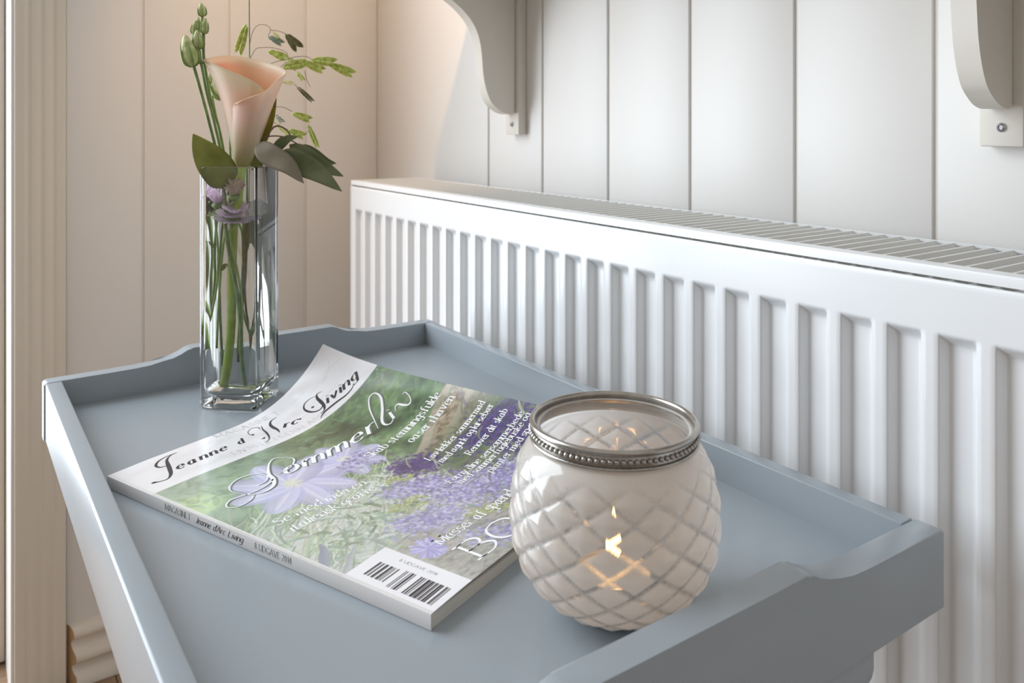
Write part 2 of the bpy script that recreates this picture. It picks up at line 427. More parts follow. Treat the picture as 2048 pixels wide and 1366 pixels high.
M['stem'] = vein_mat('stem_dark_green', (104, 124, 70), (134, 156, 96), .5, trans=0)
M['stemlight'] = vein_mat('stem_light_green', (166, 190, 62), (192, 212, 104), .45, trans=.15)
M['stemmid'] = vein_mat('stem_mid_green', (146, 174, 88), (168, 194, 112), .45, trans=0)
M['twig'] = vein_mat('twig_brown', (104, 84, 66), (136, 112, 84), .6, trans=0)
M['bud'] = vein_mat('bud_green', (172, 182, 112), (226, 226, 178), .5, nscale=160, trans=.2)
M['leaf'] = vein_mat('leaf_green', (132, 136, 60), (148, 152, 78), .5, nscale=60)
M['euca'] = vein_mat('eucalyptus_green', (104, 112, 74), (124, 130, 96), .55, nscale=50, trans=.12)
M['eucab'] = vein_mat('eucalyptus_grey', (134, 126, 108), (150, 142, 124), .55, nscale=50, trans=.12)
M['oat'] = vein_mat('oat_green', (170, 184, 66), (222, 226, 130), .55, nscale=300)
M['oatdark'] = vein_mat('oat_olive', (92, 92, 44), (128, 118, 62), .6, nscale=300)
M['oatgrey'] = vein_mat('oat_grey_green', (120, 138, 110), (160, 174, 150), .6, nscale=300)
M['daisy'] = vein_mat('daisy_pink', (246, 228, 244), (252, 242, 252), .55, nscale=400, trans=.5)
M['daisyold'] = vein_mat('daisy_faded', (228, 210, 198), (244, 232, 220), .6, nscale=400, trans=.4)
M['calyx'] = vein_mat('calyx_green', (108, 136, 72), (140, 164, 96), .55, trans=0)

def leaf(name, pts, width, m, parent, bend=.25, roll=0, n=14, cols=6, shape=1.0, thick=.00025):
    """blade along a spline, folded on its midrib, with real thickness"""
    P = cr(pts, max(2, n//max(1, len(pts)-1)))
    L = len(P); vs = []; fs = []
    bm = bmesh.new()
    top, bot = [], []
    for i, p in enumerate(P):
        t = (P[min(i+1, L-1)] - P[max(i-1, 0)]).normalized()
        toeye = (-p).normalized()
        side = t.cross(toeye).normalized()
        if roll: side = Matrix.Rotation(roll, 3, t) @ side
        nr = side.cross(t).normalized()
        s = i/(L-1)
        wd = width*.5*max(.02, (math.sin(math.pi*min(1, s**.72))**.8 if shape == 1.0 else math.sin(math.pi*s**shape)**.8))
        rt, rb = [], []
        for j in range(cols+1):
            x = (j/cols*2-1)
            q = p + side*wd*x + nr*(abs(x)**1.4*wd*bend + .08*wd*math.sin(9*s+x*2))
            rt.append(bm.verts.new(q + nr*thick*.5)); rb.append(bm.verts.new(q - nr*thick*.5))
        top.append(rt); bot.append(rb)
    for i in range(L-1):
        for j in range(cols):
            bm.faces.new((top[i][j], top[i][j+1], top[i+1][j+1], top[i+1][j]))
            bm.faces.new((bot[i][j], bot[i+1][j], bot[i+1][j+1], bot[i][j+1]))
        bm.faces.new((top[i][0], top[i+1][0], bot[i+1][0], bot[i][0]))
        bm.faces.new((top[i][cols], bot[i][cols], bot[i+1][cols], top[i+1][cols]))
    return bmobj(name, bm, m, parent, True)

def add_blob(bm, a, b, rad, prof, n=10, open_=False):
    """surface of revolution between a and b; prof: list of (s, r/rad)"""
    a, b = Vector(a), Vector(b); t = (b-a); L = t.length; t.normalize(); u = t.orthogonal().normalized(); v = t.cross(u)
    rings = [[bm.verts.new(a + t*(L*s) + (u*math.cos(k*2*math.pi/n)+v*math.sin(k*2*math.pi/n))*max(1e-5, rad*r)) for k in range(n)] for s, r in prof]
    for i in range(len(rings)-1):
        for k in range(n): bm.faces.new((rings[i][k], rings[i][(k+1) % n], rings[i+1][(k+1) % n], rings[i+1][k]))
    bm.faces.new(rings[0][::-1]); bm.faces.new(rings[-1])
BUD = [(0, .15), (.04, .5), (.12, .82), (.25, 1), (.42, .98), (.6, .82), (.78, .6), (.9, .42), (.97, .25), (1, .05)]

def vbase(dx, dy, h=.0125):
    """a point on the vase's inner floor"""
    return VC + Vector((dx, dy, 0)) + Vector((0, 0, h))

# calla lily
calla = thing('calla_lily', vbase(-.002, -.006), 'pale pink and cream calla lily standing in the glass vase', 'flower')
NJ = 30
rimc = [ # (u, v, depth mm towards the lens negative) rim of the spathe from its free front edge round the back to the tucked-in edge
    (474, 208, -24), (490, 199, -27), (508, 192, -28), (524, 187, -26), (540, 176, -19), (556, 161, -10), (573, 147, 0), (560, 135, 10), (544, 129, 19), (524, 122, 27), (500, 116, 32), (478, 113, 33), (455, 112, 28), (432, 115, 16),
    (407, 122, 0), (420, 127, -9), (440, 134, -15), (462, 143, -18), (486, 153, -20), (508, 164, -21), (524, 176, -18), (533, 190, -12)]
rim = cr([(a, b, c) for a, b, c in rimc], 6)
NI = len(rim)
ANG = [-172, -140, -112, -84, -56, -28, 0, 25, 45, 65, 90, 105, 125, 150, 180, 203, 225, 245, 262, 280, 300, 320]
# angles round the axis for base and waist (front = towards the lens)
def calla_pt(i, s):
    f_ = i/(NI-1)
    r_ = rim[i]
    kq = min(i/6, 21); k0 = int(min(kq, 20)); ang = R(ANG[k0] + (ANG[k0+1]-ANG[k0])*(kq-k0))
    # ang measured in (right, forward); front-left start, anticlockwise over the right, back, left, front
    ca, sa = math.cos(ang), math.sin(ang)
    sp = 1 - .10*f_     # inner turns sit inside the outer ones
    b = Vector((485 + 10.5*ca*sp, 338, 4.6*sa*sp)); m1 = Vector((488 + 35*ca*sp, 290, 15*sa*sp)); m2 = Vector((500 + (40 if ca < 0 else 32)*ca*sp, 222 - 26*max(0, -ca), 17*sa*sp))
    m2 = Vector((m2.x*.88 + r_.x*.12, m2.y, m2.z*.8 + r_.z*.2))
    t = s
    p = b*(1-t)**3 + m1*3*t*(1-t)**2 + m2*3*t*t*(1-t) + r_*t**3
    if s > .86: # rolled lip at the two flaring tips
        k = ((s-.86)/.14)**2
        flare = max(0, 1-abs(i-6*6)/16) + max(0, 1-abs(i-14*6)/16)
        p.y += -3*k*flare
    return p
vs, fs, cs = [], [], []
for i in range(NI):
    for j in range(NJ+1):
        p = calla_pt(i, j/NJ); vs.append(at(p.x, p.y, p.z*.001))
for i in range(NI-1):
    for j in range(NJ): fs.append((i*(NJ+1)+j, (i+1)*(NJ+1)+j, (i+1)*(NJ+1)+j+1, i*(NJ+1)+j+1))
def ss1_(t): t = min(max(t, 0), 1); return t*t*(3-2*t)
# two layers: cream outside, blushing inside
def calla_col(i, j, inside):
    s = j/NJ; f_ = i/(NI-1)
    cream = np.array(lin((242, 232, 204))); pink = np.array(lin((240, 192, 182))); green = np.array(lin((176, 178, 88))); peach = np.array(lin((240, 178, 132))); rose = np.array(lin((236, 146, 134)))
    st = .5+.5*math.sin(i*1.7)*.4
    if inside:
        c = peach*(1-.35*s) + cream*.35*s
        k = max(0, 1-abs(f_-.62)/.12)*.8*max(0, (s-.55)/.45); c = c*(1-k)+rose*k
        if s > .94: c = c*.4 + cream*.6
        return c
    c = cream*(.62+.1*st) + pink*(.38-.1*st)
    if f_ < .2: k = .55*(1-f_/.2); c = c*(1-k) + pink*k
    g = max(0, 1-s/.62)**1.1; c = c*(1-g*.8) + green*g*.8
    if f_ > .62:
        k = max(0, 1-abs(s-.62)/.3)*ss1_((f_-.70)/.2)*.6; c = c*(1-k) + peach*k
        k = ss1_((s-.75)/.2)*.45; c = c*(1-k)+np.array(lin((232, 236, 200)))*k
    return c
off = EYE; base_o = origin_of(calla)
me = bpy.data.meshes.new('spathe')
V = [Vector(v) for v in vs]
N_ = [Vector((0, 0, 0)) for _ in V]
for f_ in fs:
    nn = (V[f_[1]]-V[f_[0]]).cross(V[f_[3]]-V[f_[0]])
    for k in f_: N_[k] += nn
TH = .0009
outer = [v + n_.normalized()*TH*.5 for v, n_ in zip(V, N_)]; inner = [v - n_.normalized()*TH*.5 for v, n_ in zip(V, N_)]
# which layer faces away from the axis?
axisp = at(486, 260, 0); kk = (NI//3)*(NJ+1)+NJ//2
if (outer[kk]-axisp).length < (inner[kk]-axisp).length: outer, inner = inner, outer
nV = len(V)
F2 = [tuple(f_) for f_ in fs] + [tuple(q+nV for q in f_[::-1]) for f_ in fs]
for i in range(NI-1):   # close the rim
    a, b = i*(NJ+1)+NJ, (i+1)*(NJ+1)+NJ; F2.append((a, b, b+nV, a+nV))
for j in range(NJ):
    F2.append((j, j+1, j+1+nV, j+nV)); a = (NI-1)*(NJ+1)+j; F2.append((a, a+nV, a+1+nV, a+1))
sp_o = mesh('spathe', outer+inner, F2, None, calla, smooth=True)
cols = [tuple(calla_col(i, j, False))+(1,) for i in range(NI) for j in range(NJ+1)] + [tuple(calla_col(i, j, True))+(1,) for i in range(NI) for j in range(NJ+1)]
paint(sp_o, cols); M['calla'] = attr_mat('calla_petal', 'tint', .42, .38); sp_o.data.materials.append(M['calla'])
tube('spadix', [at(486, 320, 0), at(492, 250, 2e-3), at(500, 205, 4e-3)], [.002, .0032, .0012], mat('spadix_yellow', (214, 176, 84), .7, bump=.6, bscale=900), calla)
tube('stem', [at(485, 343, .000), at(482, 360, -.001), at(478, 395, -.002), at(474, 450, -.003), at(471, 540, -.002), at(470, 640, -.001), at(464, 715, 0), at(457, 765, .003)], [.0040, .0041, .0040, .0039, .0040, .0040, .0040, .0040], M['stemlight'], calla, n=14)
leaf('sheath_leaf', [at(503, 324, .004), at(524, 276, .002), at(541, 230, .002), at(553, 186, .002)], .0105, vein_mat('sheath_green', (134, 132, 38), (168, 158, 62), .45), calla, bend=.5)

# lisianthus stems with closed buds
def bud(parent, a, b, rad, name='bud'):
    bm = bmesh.new(); add_blob(bm, a, b, rad, BUD, 14)
    # furled petal ridges
    bu = bmobj(name, bm, M['bud'], parent, True)
    t = (Vector(b)-Vector(a)); L = t.length; td = t.normalized(); u = td.orthogonal().normalized(); v = td.cross(u)
    bm = bmesh.new()
    for k in range(5):
        an = k*2*math.pi/5
        d = u*math.cos(an)+v*math.sin(an)
        add_tube(bm, [Vector(a)+d*rad*.3, Vector(a)+t*.12+d*rad*.93, Vector(a)+t*.36+d*rad*1.07, Vector(a)+t*.62+d*rad*.95, Vector(a)+t*.8+d*rad*.78], [rad*.10, rad*.2, rad*.16, rad*.09, rad*.02], 5, 3)
    bmobj('sepal', bm, M['calyx'], bu, True)
def lis(label, pts, rads, buds, extra=()):
    t = thing('lisianthus_stem', pts[-1], label, 'flower', None)
    tube('stem', pts, rads, M['stem'], t, n=8)
    for a, b, r_ in buds: bud(t, a, b, r_)
    for e in extra: tube('side_shoot', e[0], e[1], M['stem'], t, n=6)
    return t
lis('lisianthus stem with the fattest pale green bud, leftmost in the vase',
    [at(387, 132, -.004), at(398, 170, -.004), at(412, 222, -.003), at(428, 285, -.002), at(440, 335, -.004), at(452, 420, -.008), at(462, 500, -.010), at(479, 580, -.008), at(487, 650, -.006), at(489, 712, -.006), at(497, 765, -.004)],
    [.0016, .0015, .0015, .0015, .0016, .0017, .0018, .0019, .0019, .0020, .0020],
    [(at(386, 133, -.004), at(370, 70, -.004), .0070)])
lis('lisianthus stem with two slim buds, second from the left above the vase',
    [at(398, 96, 0), at(402, 125, 0), at(413, 185, 0), at(426, 235, 0), at(441, 300, 0), at(454, 370, -.002), at(470, 470, -.004), at(478, 560, -.002), at(496, 630, 0), at(512, 676, .002)],
    [.0014, .0014, .0014, .0014, .0014, .0014, .0013, .0013, .0013, .0013],
    [(at(398, 98, 0), at(394, 60, 0), .0047), (at(386, 68, .004), at(392, 40, .004), .0028)],
    [([at(386, 68, .004), at(392, 90, .003), at(405, 128, .001)], [.0007, .0008, .0009])])
lis('lisianthus stem carrying the topmost small green buds above the vase',
    [at(404, 32, .004), at(407, 70, .004), at(407, 110, .004), at(414, 160, .004), at(424, 210, .004), at(439, 262, .004), at(450, 330, .005), at(447, 400, .006), at(440, 500, .007), at(440, 565, .006), at(430, 630, .002), at(414, 690, -.002)],
    [.0013, .0014, .0014, .0014, .0014, .0014, .0014, .0014, .0013, .0013, .0013, .0013],
    [(at(405, 33, .004), at(402, 6, .004), .0036), (at(408, 68, .001), at(411, 36, .001), .0032), (at(398, 62, .006), at(396, 34, .006), .0028)],
    [([at(398, 62, .006), at(401, 75, .006), at(406, 92, .004)], [.0007, .0008, .0009])])
lis('lisianthus stem with one pointed green bud half hidden behind the calla lily',
    [at(453, 195, .020), at(458, 240, .019), at(460, 300, .015), at(462, 350, .012), at(458, 430, .010), at(450, 520, .008), at(450, 610, .006), at(455, 724, .004)],
    [.0012, .0012, .0012, .0012, .0012, .0012, .0012, .0012],
    [(at(454, 198, .020), at(424, 138, .020), .0088), (at(423, 168, .016), at(420, 140, .016), .0018)],
    [([at(423, 168, .016), at(426, 200, .014), at(434, 240, .010), at(446, 300, .008), at(455, 350, .006)], [.0006, .0008, .0009, .001, .001])])

# pink daisies (button chrysanthemums)
def daisy(label, c, up, rad, petals, m, stempts, closed=0):
    t = thing('daisy', stempts[-1], label, 'flower')
    c = Vector(c); up = Vector(up).normalized(); u = up.orthogonal().normalized(); v = up.cross(u)
    bm = bmesh.new()
    for ring, (n_, rr, lift) in enumerate(petals):
        for k in range(n_):
            an = 2*math.pi*(k+.5*ring)/n_ + random.uniform(-.05, .05)
            d = u*math.cos(an)+v*math.sin(an); sd = up.cross(d)
            rr_ = rr*random.uniform(.93, 1.05)
            row = []
            for s, wd in ((.12, .04), (.45, .085), (.8, .10), (1.0, .05)):
                p = c + d*(rad*rr_*s) + up*(rad*(lift*s**1.3 + .12*(ring))) 
                row.append([bm.verts.new(p - sd*rad*wd + up*rad*.0), bm.verts.new(p + up*rad*.03*(-1 if closed else -1)), bm.verts.new(p + sd*rad*wd)])
            for a, b in zip(row[:-1], row[1:]):
                for q in range(2): bm.faces.new((a[q], a[q+1], b[q+1], b[q]))
    r_ = bmesh.ops.solidify(bm, geom=bm.faces[:], thickness=rad*.02)
    bmobj('petals', bm, m, t, False)
    bm = bmesh.new(); add_blob(bm, c-up*rad*.34, c+up*rad*.08, rad*.42, [(0, .15), (.2, .5), (.5, .85), (.8, 1), (1, .9)], 14)
    bmobj('calyx', bm, M['calyx'], t, True)
    tube('stem', [c-up*rad*.38] + stempts, [.0009]+[.0011]*len(stempts), M['stemmid'], t, n=8)
    return t
PET = [(26, 1.0, .05), (22, .9, .25), (16, .7, .45)]
PETC = [(22, .72, .75), (18, .66, .85), (12, .5, .95)]
daisy('pink daisy opened widest, sitting lowest and furthest right in the vase', at(470, 441, -.010), (.04, -.12, 1), .0172, PET, M['daisy'], [at(463, 470, -.009), at(470, 500, -.010), at(489, 595, -.006), at(489, 700, -.006)])
daisy('small half-open pink daisy at the left inside the vase neck', at(436, 417, -.004), (0, -.05, 1), .0125, PETC, M['daisy'], [at(438, 450, -.004), at(443, 500, -.003), at(442, 562, -.002), at(432, 625, 0), at(414, 690, .002)], 1)
daisy('faded beige-pink daisy directly below the calla lily stem', at(469, 398, -.0105), (.05, -.05, 1), .0128, PETC, M['daisyold'], [at(463, 418, -.006), at(458, 460, -.004), at(451, 520, -.002), at(447, 600, .003), at(444, 690, .006)], 1)

# sea oats: arching grass with flat spikelets
oats = thing('sea_oats', vbase(.004, .008), 'airy grass spray with flat green spikelets arching out of the vase to the right', 'grass')
tube('culm', [at(498, -40, .040), at(498.5, 40, .040), at(499, 117, .041), at(500, 200, .036), at(497, 290, .024), at(494, 350, .0125), at(494, 400, .011), at(495, 480, .008), at(492, 600, .004), at(489, 700, .000)], [.0006, .0006, .0007, .0008, .0009, .0010, .0011, .0011, .0012, .0012], M['stem'], oats, n=6)
def spikelet(a, b, wd, m, dd=.040):
    a, b = at(a[0], a[1], dd), at(b[0], b[1], dd-.003)
    t = b-a; L = t.length; td = t.normalized(); side = td.cross(FWD).normalized(); nr = side.cross(td)
    bm = bmesh.new(); n_ = max(4, int(L/.0026))
    wd = wd*F_PX and wd*.00045
    for k in range(n_):
        s = k/n_; wloc = wd*math.sin(math.pi*(.18+.70*s))**.7
        for sg in (-1, 1):
            q0 = a + t*(s*.86 + (.5/n_*.86 if sg > 0 else 0))
            d = (td*1.0 + side*sg*.55).normalized()
            ln = wloc*1.12 + L*.05
            bw = ln*.15
            sd = d.cross(nr).normalized()
            prof = [(0, .3), (.3, 1), (.6, .8), (.85, .35), (1.0, .03)]
            rows = []
            for ss, ww in prof:
                c = q0 + d*ln*ss + nr*(.00025*sg)
                rows.append([bm.verts.new(c+sd*bw*ww), bm.verts.new(c+nr*bw*.35*ww), bm.verts.new(c-sd*bw*ww), bm.verts.new(c-nr*bw*.35*ww)])
            for r0, r1 in zip(rows[:-1], rows[1:]):
                for q in range(4): bm.faces.new((r0[q], r0[(q+1) % 4], r1[(q+1) % 4], r1[q]))
            bm.faces.new(rows[0][::-1]); bm.faces.new(rows[-1])
    return bmobj('spikelet', bm, m, oats, True)
SPK = [((493, 49), (475, 109), 17, 'oat'), ((536, 72), (566, 88), 13, 'oatgrey'), ((545, 62), (558, 78), 7, 'oat'), ((571, 67), (596, 95), 21, 'oatdark'), ((536, 101), (574, 117), 15, 'oat'), ((570, 115), (592, 126), 10, 'oat'),
       ((564, 135), (609, 126), 18, 'oat'), ((603, 122), (649, 142), 15, 'oat'), ((622, 119), (672, 125), 17, 'oat'), ((659, 128), (708, 149), 17, 'oat'), ((592, 142), (608, 162), 9, 'oat'),
       ((560, 162), (589, 168), 7, 'oat'), ((594, 173), (629, 206), 8, 'oatdark'), ((584, 226), (622, 240), 14, 'oat'), ((549, 228), (567, 246), 9, 'oatgrey'), ((552, 247), (580, 274), 7, 'oat'), ((576, 259), (609, 273), 14, 'oat'),
       ((616, 249), (637, 300), 9, 'oat')]
for a, b, wd, m_ in SPK: spikelet(a, b, wd, M[m_])
def hair(pts, r_=.00028, m='twig', dd=.040, parent=None, name='branchlet'):
    tube(name, [at(p[0], p[1], dd) for p in pts], r_, M[m], parent or oats, n=5)
hair([(499, 90), (506, 62), (518, 50), (534, 51), (541, 60), (536, 72)]); hair([(541, 60), (556, 62), (571, 67)])
hair([(500, 118), (512, 98), (528, 95), (548, 96), (572, 104), (574, 115)]); hair([(500, 150), (520, 142), (545, 126), (568, 120), (590, 114), (612, 113), (624, 119)])
hair([(560, 135), (576, 124), (603, 122)]); hair([(648, 128), (655, 126), (660, 128)]); hair([(500, 190), (520, 168), (545, 160), (562, 162)]); hair([(588, 168), (594, 173)])
hair([(609, 142), (614, 160), (620, 174)]); hair([(500, 250), (520, 222), (545, 215), (565, 214), (584, 223)]); hair([(500, 262), (520, 244), (535, 240), (552, 247)]); hair([(535, 240), (549, 228)])
hair([(608, 270), (620, 258), (616, 249)]); hair([(565, 256), (576, 259)]); hair([(585, 138), (592, 142)])

# eucalyptus sprig
euc = thing('eucalyptus_sprig', vbase(.010, .000), 'dark grey-green eucalyptus sprig leaning out over the right rim of the vase', 'foliage')
tube('stem', [at(584, 276, -.006), at(571, 258, -.006), at(550, 253, -.004), at(532, 274, -.002), at(514, 290, .002), at(506, 330, .004), at(502, 400, .004), at(500, 480, .004), at(497, 560, .004), at(490, 640, .006), at(486, 715, .008)],
     [.0006, .0007, .0008, .0009, .0010, .0014, .0017, .0016, .0015, .0014, .0013], M['twig'], euc, n=8)
tube('side_twig', [at(535, 273, -.002), at(550, 272, -.004), at(566, 274, -.006), at(590, 285, -.008), at(606, 298, -.009)], .0006, M['twig'], euc, n=6)
leaf('leaf', [at(553, 313, -.012), at(590, 322, -.016), at(635, 345, -.020), at(684, 383, -.022)], .0215, M['euca'], euc, bend=.2, roll=.1)
leaf('leaf', [at(579, 289, -.008), at(610, 310, -.012), at(650, 335, -.012), at(687, 353, -.014)], .0150, M['euca'], euc, bend=.2, roll=-.2)
leaf('leaf', [at(602, 290, -.004), at(625, 306, -.006), at(650, 322, -.006), at(673, 327, -.006)], .0100, M['euca'], euc, bend=.3)
leaf('leaf', [at(513, 288, -.014), at(537, 308, -.020), at(575, 330, -.024), at(608, 367, -.024)], .0200, M['eucab'], euc, bend=.15, roll=.15)
leaf('leaf', [at(545, 308, -.010), at(560, 290, -.012), at(577, 277, -.012), at(596, 274, -.010)], .0085, M['euca'], euc, bend=.3)
leaf('leaf', [at(545, 306, -.002), at(555, 288, -.002), at(566, 271, -.002)], .0060, M['leaf'], euc, bend=.3)
leaf('leaf', [at(524, 304, .004), at(530, 292, .004), at(534, 284, .004)], .0070, M['euca'], euc, bend=.3)
leaf('leaf', [at(510, 300, .004), at(512, 318, .003), at(514, 340, .002), at(516, 356, .001)], .0120, M['leaf'], euc, bend=.3)

# broad leaf at the left, on a stem of its own
bl = thing('broad_leaf_stem', vbase(-.012, .004), 'single broad mid-green leaf bending over the left rim of the vase', 'foliage')
tube('stem', [at(468, 375, -.004), at(480, 440, .000), at(492, 470, .004), at(494, 520, .006), at(490, 600, .006), at(484, 700, .006)], [.0009, .0011, .0012, .0012, .0012, .0012], M['stemmid'], bl)
leaf('leaf', [at(467, 374, -.006), at(440, 345, -.012), at(412, 308, -.014), at(386, 268, -.012)], .0310, M['leaf'], bl, bend=.15, roll=.25, n=18)
leaf('leaf', [at(507, 438, .004), at(503, 465, .004), at(498, 495, .003), at(493, 527, .002)], .0085, M['leaf'], bl, bend=.3)
leaf('leaf', [at(437, 497, -.004), at(430, 491, -.006), at(422, 484, -.008)], .0030, M['calyx'], bl, bend=.2)
leaf('leaf', [at(449, 542, -.004), at(456, 532, -.006), at(462, 530, -.008)], .0040, M['leaf'], bl, bend=.2)
tw = thing('brown_twig', at(511, 680, .006), 'thin brown twig standing in the water inside the vase', 'twig')
tube('twig', [at(497, 530, .008), at(500, 610, .008), at(506, 650, .007), at(513, 740, .004)], [.0007, .0010, .0008, .0007], M['twig'], tw)

# ------------------------------------------------------------------ magazine
BX, BY = .0914, .6141; EV = Vector((.3702, -.9289, 0)).normalized(); NV = Vector((.9289, .3702, 0)).normalized()
ML, MW = .2825, .2095
mag = thing('magazine', (BX, BY, TF), 'glossy garden magazine with white title band and curled top corner lying on the tray', 'magazine')
def hz(t): return .0255 + .018*math.exp(-t/.04)
NT, NW = 708, 525
_xs = np.linspace(0, .23, 1201)
GRID = np.zeros((NT+1, NW+1, 3))
_ws = np.linspace(0, MW, NW+1)
for i in range(NT+1):
    t = ML*i/NT
    z = .0085 + .0008*np.clip(_xs/.03, 0, 1) + hz(t)*np.clip((_xs-.09)/.106, 0, None)**2.6
    s_ = np.r_[0, np.cumsum(np.hypot(np.diff(_xs), np.diff(z)))]
    x_ = np.interp(_ws, s_, _xs); zz = np.interp(x_, _xs, z)
    GRID[i, :, 0] = BX + x_*NV.x + t*EV.x; GRID[i, :, 1] = BY + x_*NV.y + t*EV.y; GRID[i, :, 2] = zz + TF
NRM = np.cross(np.gradient(GRID, axis=1), np.gradient(GRID, axis=0)); NRM /= np.linalg.norm(NRM, axis=2, keepdims=True)
if NRM[0, 0, 2] < 0: NRM = -NRM
def cover(w_, t_, off=0):
    """w_, t_ in millimetres from the spine and from the top edge -> points on the cover"""
    a = np.clip(np.asarray(t_, float)/1000/ML*NT, 0, NT-1e-6); b = np.clip(np.asarray(w_, float)/1000/MW*NW, 0, NW-1e-6)
    i = a.astype(int); j = b.astype(int); fa = (a-i)[..., None]; fb = (b-j)[..., None]
    def bl(G): return (G[i, j]*(1-fa)*(1-fb) + G[i+1, j]*fa*(1-fb) + G[i, j+1]*(1-fa)*fb + G[i+1, j+1]*fa*fb)
    return bl(GRID) + bl(NRM)*off

# printed picture, painted into the vertices of the cover sheet
PW, PT = NW+1, NT+1
mm_w = 209.5/NW; mm_t = 282.5/NT
img = np.zeros((PT, PW, 3)); WW, TT = np.meshgrid(np.arange(PW)*mm_w, np.arange(PT)*mm_t)
def L_(c): return np.array(lin(c))
def fnoise(sc_, seed, asp=1.0, octv=3):
    g = np.random.default_rng(seed); out = np.zeros((PT, PW)); amp = 1; tot = 0
    for o in range(octv):
        s = sc_/2**o; nx, ny = int(210/s/asp)+3, int(283/s)+3
        G_ = g.random((ny, nx)); x = WW/s/asp; y = TT/s; i = y.astype(int); j = x.astype(int); fy = y-i; fx = x-j
        fy = fy*fy*(3-2*fy); fx = fx*fx*(3-2*fx)
        out += amp*(G_[i, j]*(1-fy)*(1-fx)+G_[i+1, j]*fy*(1-fx)+G_[i, j+1]*(1-fy)*fx+G_[i+1, j+1]*fy*fx); tot += amp; amp *= .5
    return out/tot
def ss(a, b, x): t = np.clip((x-a)/(b-a), 0, 1); return t*t*(3-2*t)
def lay(mask, c):
    global img
    img = img*(1-mask[..., None]) + (c if isinstance(c, np.ndarray) and c.ndim == 3 else L_(c))*mask[..., None]
def mixc(n, *cs):
    C_ = [L_(c) for c in cs]; k = len(C_)-1; x = np.clip(n, 0, .9999)*k; i = x.astype(int); f = (x-i)[..., None]
    A = np.array(C_); return A[i]*(1-f) + A[i+1]*f
n1, n2, n3, n4 = fnoise(26, 1, 1.4), fnoise(9, 2, 1.6), fnoise(4, 3, 1), fnoise(2.2, 4, 2.2)
img[:] = mixc(np.clip((n1*.6+n2*.4-.28)*2.1, 0, 1), (54, 72, 50), (84, 112, 78), (112, 142, 100), (146, 170, 128), (150, 178, 158))
# left of the garden: paler, sea green, one bright leaf
lay(ss(110, 20, WW)*.62*ss(150, 110, TT), mixc(n2, (150, 182, 160), (176, 200, 176), (128, 160, 138)))
lay(ss(.52, .70, n2)*ss(60, 130, WW)*ss(135, 60, TT)*.6, (58, 64, 50))
lay(ss(.60, .72, n3*.4+n1*.6)*.7*ss(140, 90, TT), (132, 164, 82))
lay(ss(17, 11, np.hypot((WW-4)*.8, (TT-90)*1.0)), mixc(n3, (176, 208, 140), (196, 222, 168)))
# gravel path and trunk coming in from the fore edge
up_e = 132 + (209-WW)*.26 + 4*np.sin(WW/17); lo_e = 182 - (209-WW)*.12
m = ss(0, 3, TT-up_e)*ss(0, 8, lo_e-TT)*ss(118, 150, WW)
lay(m, mixc(np.clip(n4*.7+n3*.5-.15, 0, 1), (88, 74, 58), (140, 122, 96), (196, 182, 158), (120, 104, 78)))
lay(m*ss(7, 2, abs(TT-up_e-5))*.85, mixc(n4, (206, 198, 182), (168, 156, 134)))
lay(m*ss(5, 1, abs(TT-up_e-24-(WW-150)*.05))*.8, (200, 190, 172))
# lower ground: pale grey wood and stone
g = ss(135, 165, TT)*ss(150, 100, WW)
lay(g*.8, mixc(np.clip(n2*.6+n4*.5-.05, 0, 1), (168, 176, 166), (206, 208, 206), (226, 226, 230), (176, 190, 176)))
g = ss(214, 232, TT)*ss(24, 40, WW)
lay(g*.9, mixc(np.clip(n4*1.2-.1, 0, 1), (92, 90, 86), (136, 132, 124), (172, 166, 154), (116, 112, 104)))
# dark planting on the right
g = ss(150, 172, TT)*ss(112, 140, WW)*ss(262, 214, TT)
lay(g*.85, mixc(np.clip(n2*.7+n4*.5-.1, 0, 1), (58, 52, 78), (84, 78, 92), (112, 122, 92), (74, 92, 66), (96, 82, 130)))
def stroke(p0, p1, bow, w0, col, al=.85):
    """one tapered leaf or petal: from p0 to p1 (mm), bowed sideways"""
    p0 = np.array(p0, float); p1 = np.array(p1, float); d = p1-p0; Ln = np.hypot(*d)
    if Ln < .3: return
    d /= Ln; nn = np.array([-d[1], d[0]])
    mrg = w0+abs(bow)+1
    a0, a1 = min(p0[0], p1[0])-mrg, max(p0[0], p1[0])+mrg; b0, b1 = min(p0[1], p1[1])-mrg, max(p0[1], p1[1])+mrg
    j0, j1 = max(0, int(a0/mm_w)), min(PW, int(a1/mm_w)+2); i0, i1 = max(0, int(b0/mm_t)), min(PT, int(b1/mm_t)+2)
    if i1 <= i0 or j1 <= j0: return
    X = WW[i0:i1, j0:j1]-p0[0]; Y = TT[i0:i1, j0:j1]-p0[1]
    s = (X*d[0]+Y*d[1])/Ln; q = X*nn[0]+Y*nn[1] - bow*4*s*(1-s)
    wd = w0*np.sqrt(np.clip(4*s*(1-s), 0, 1))
    k = np.clip((wd-abs(q))/.5+.5, 0, 1)*((s > 0) & (s < 1))*al
    sh = 1 - .22*np.clip(q/np.maximum(wd, .2), -1, 1)
    c = L_(col)[None, None]*sh[..., None]
    img[i0:i1, j0:j1] = img[i0:i1, j0:j1]*(1-k[..., None]) + np.clip(c, 0, 1)*k[..., None]
rr = random.Random(11)
# soft foliage in the garden
for k in range(420):
    x, y = rr.uniform(0, 209), rr.uniform(50, 150); a = rr.gauss(-.3, .8)
    ln = rr.uniform(5, 16); stroke((x, y), (x+ln*math.cos(a), y+ln*math.sin(a)), rr.uniform(-2, 2), rr.uniform(.8, 3), rr.choice([(70, 92, 62), (104, 136, 90), (134, 164, 112), (88, 112, 84), (60, 72, 54), (146, 176, 150)]), .32)
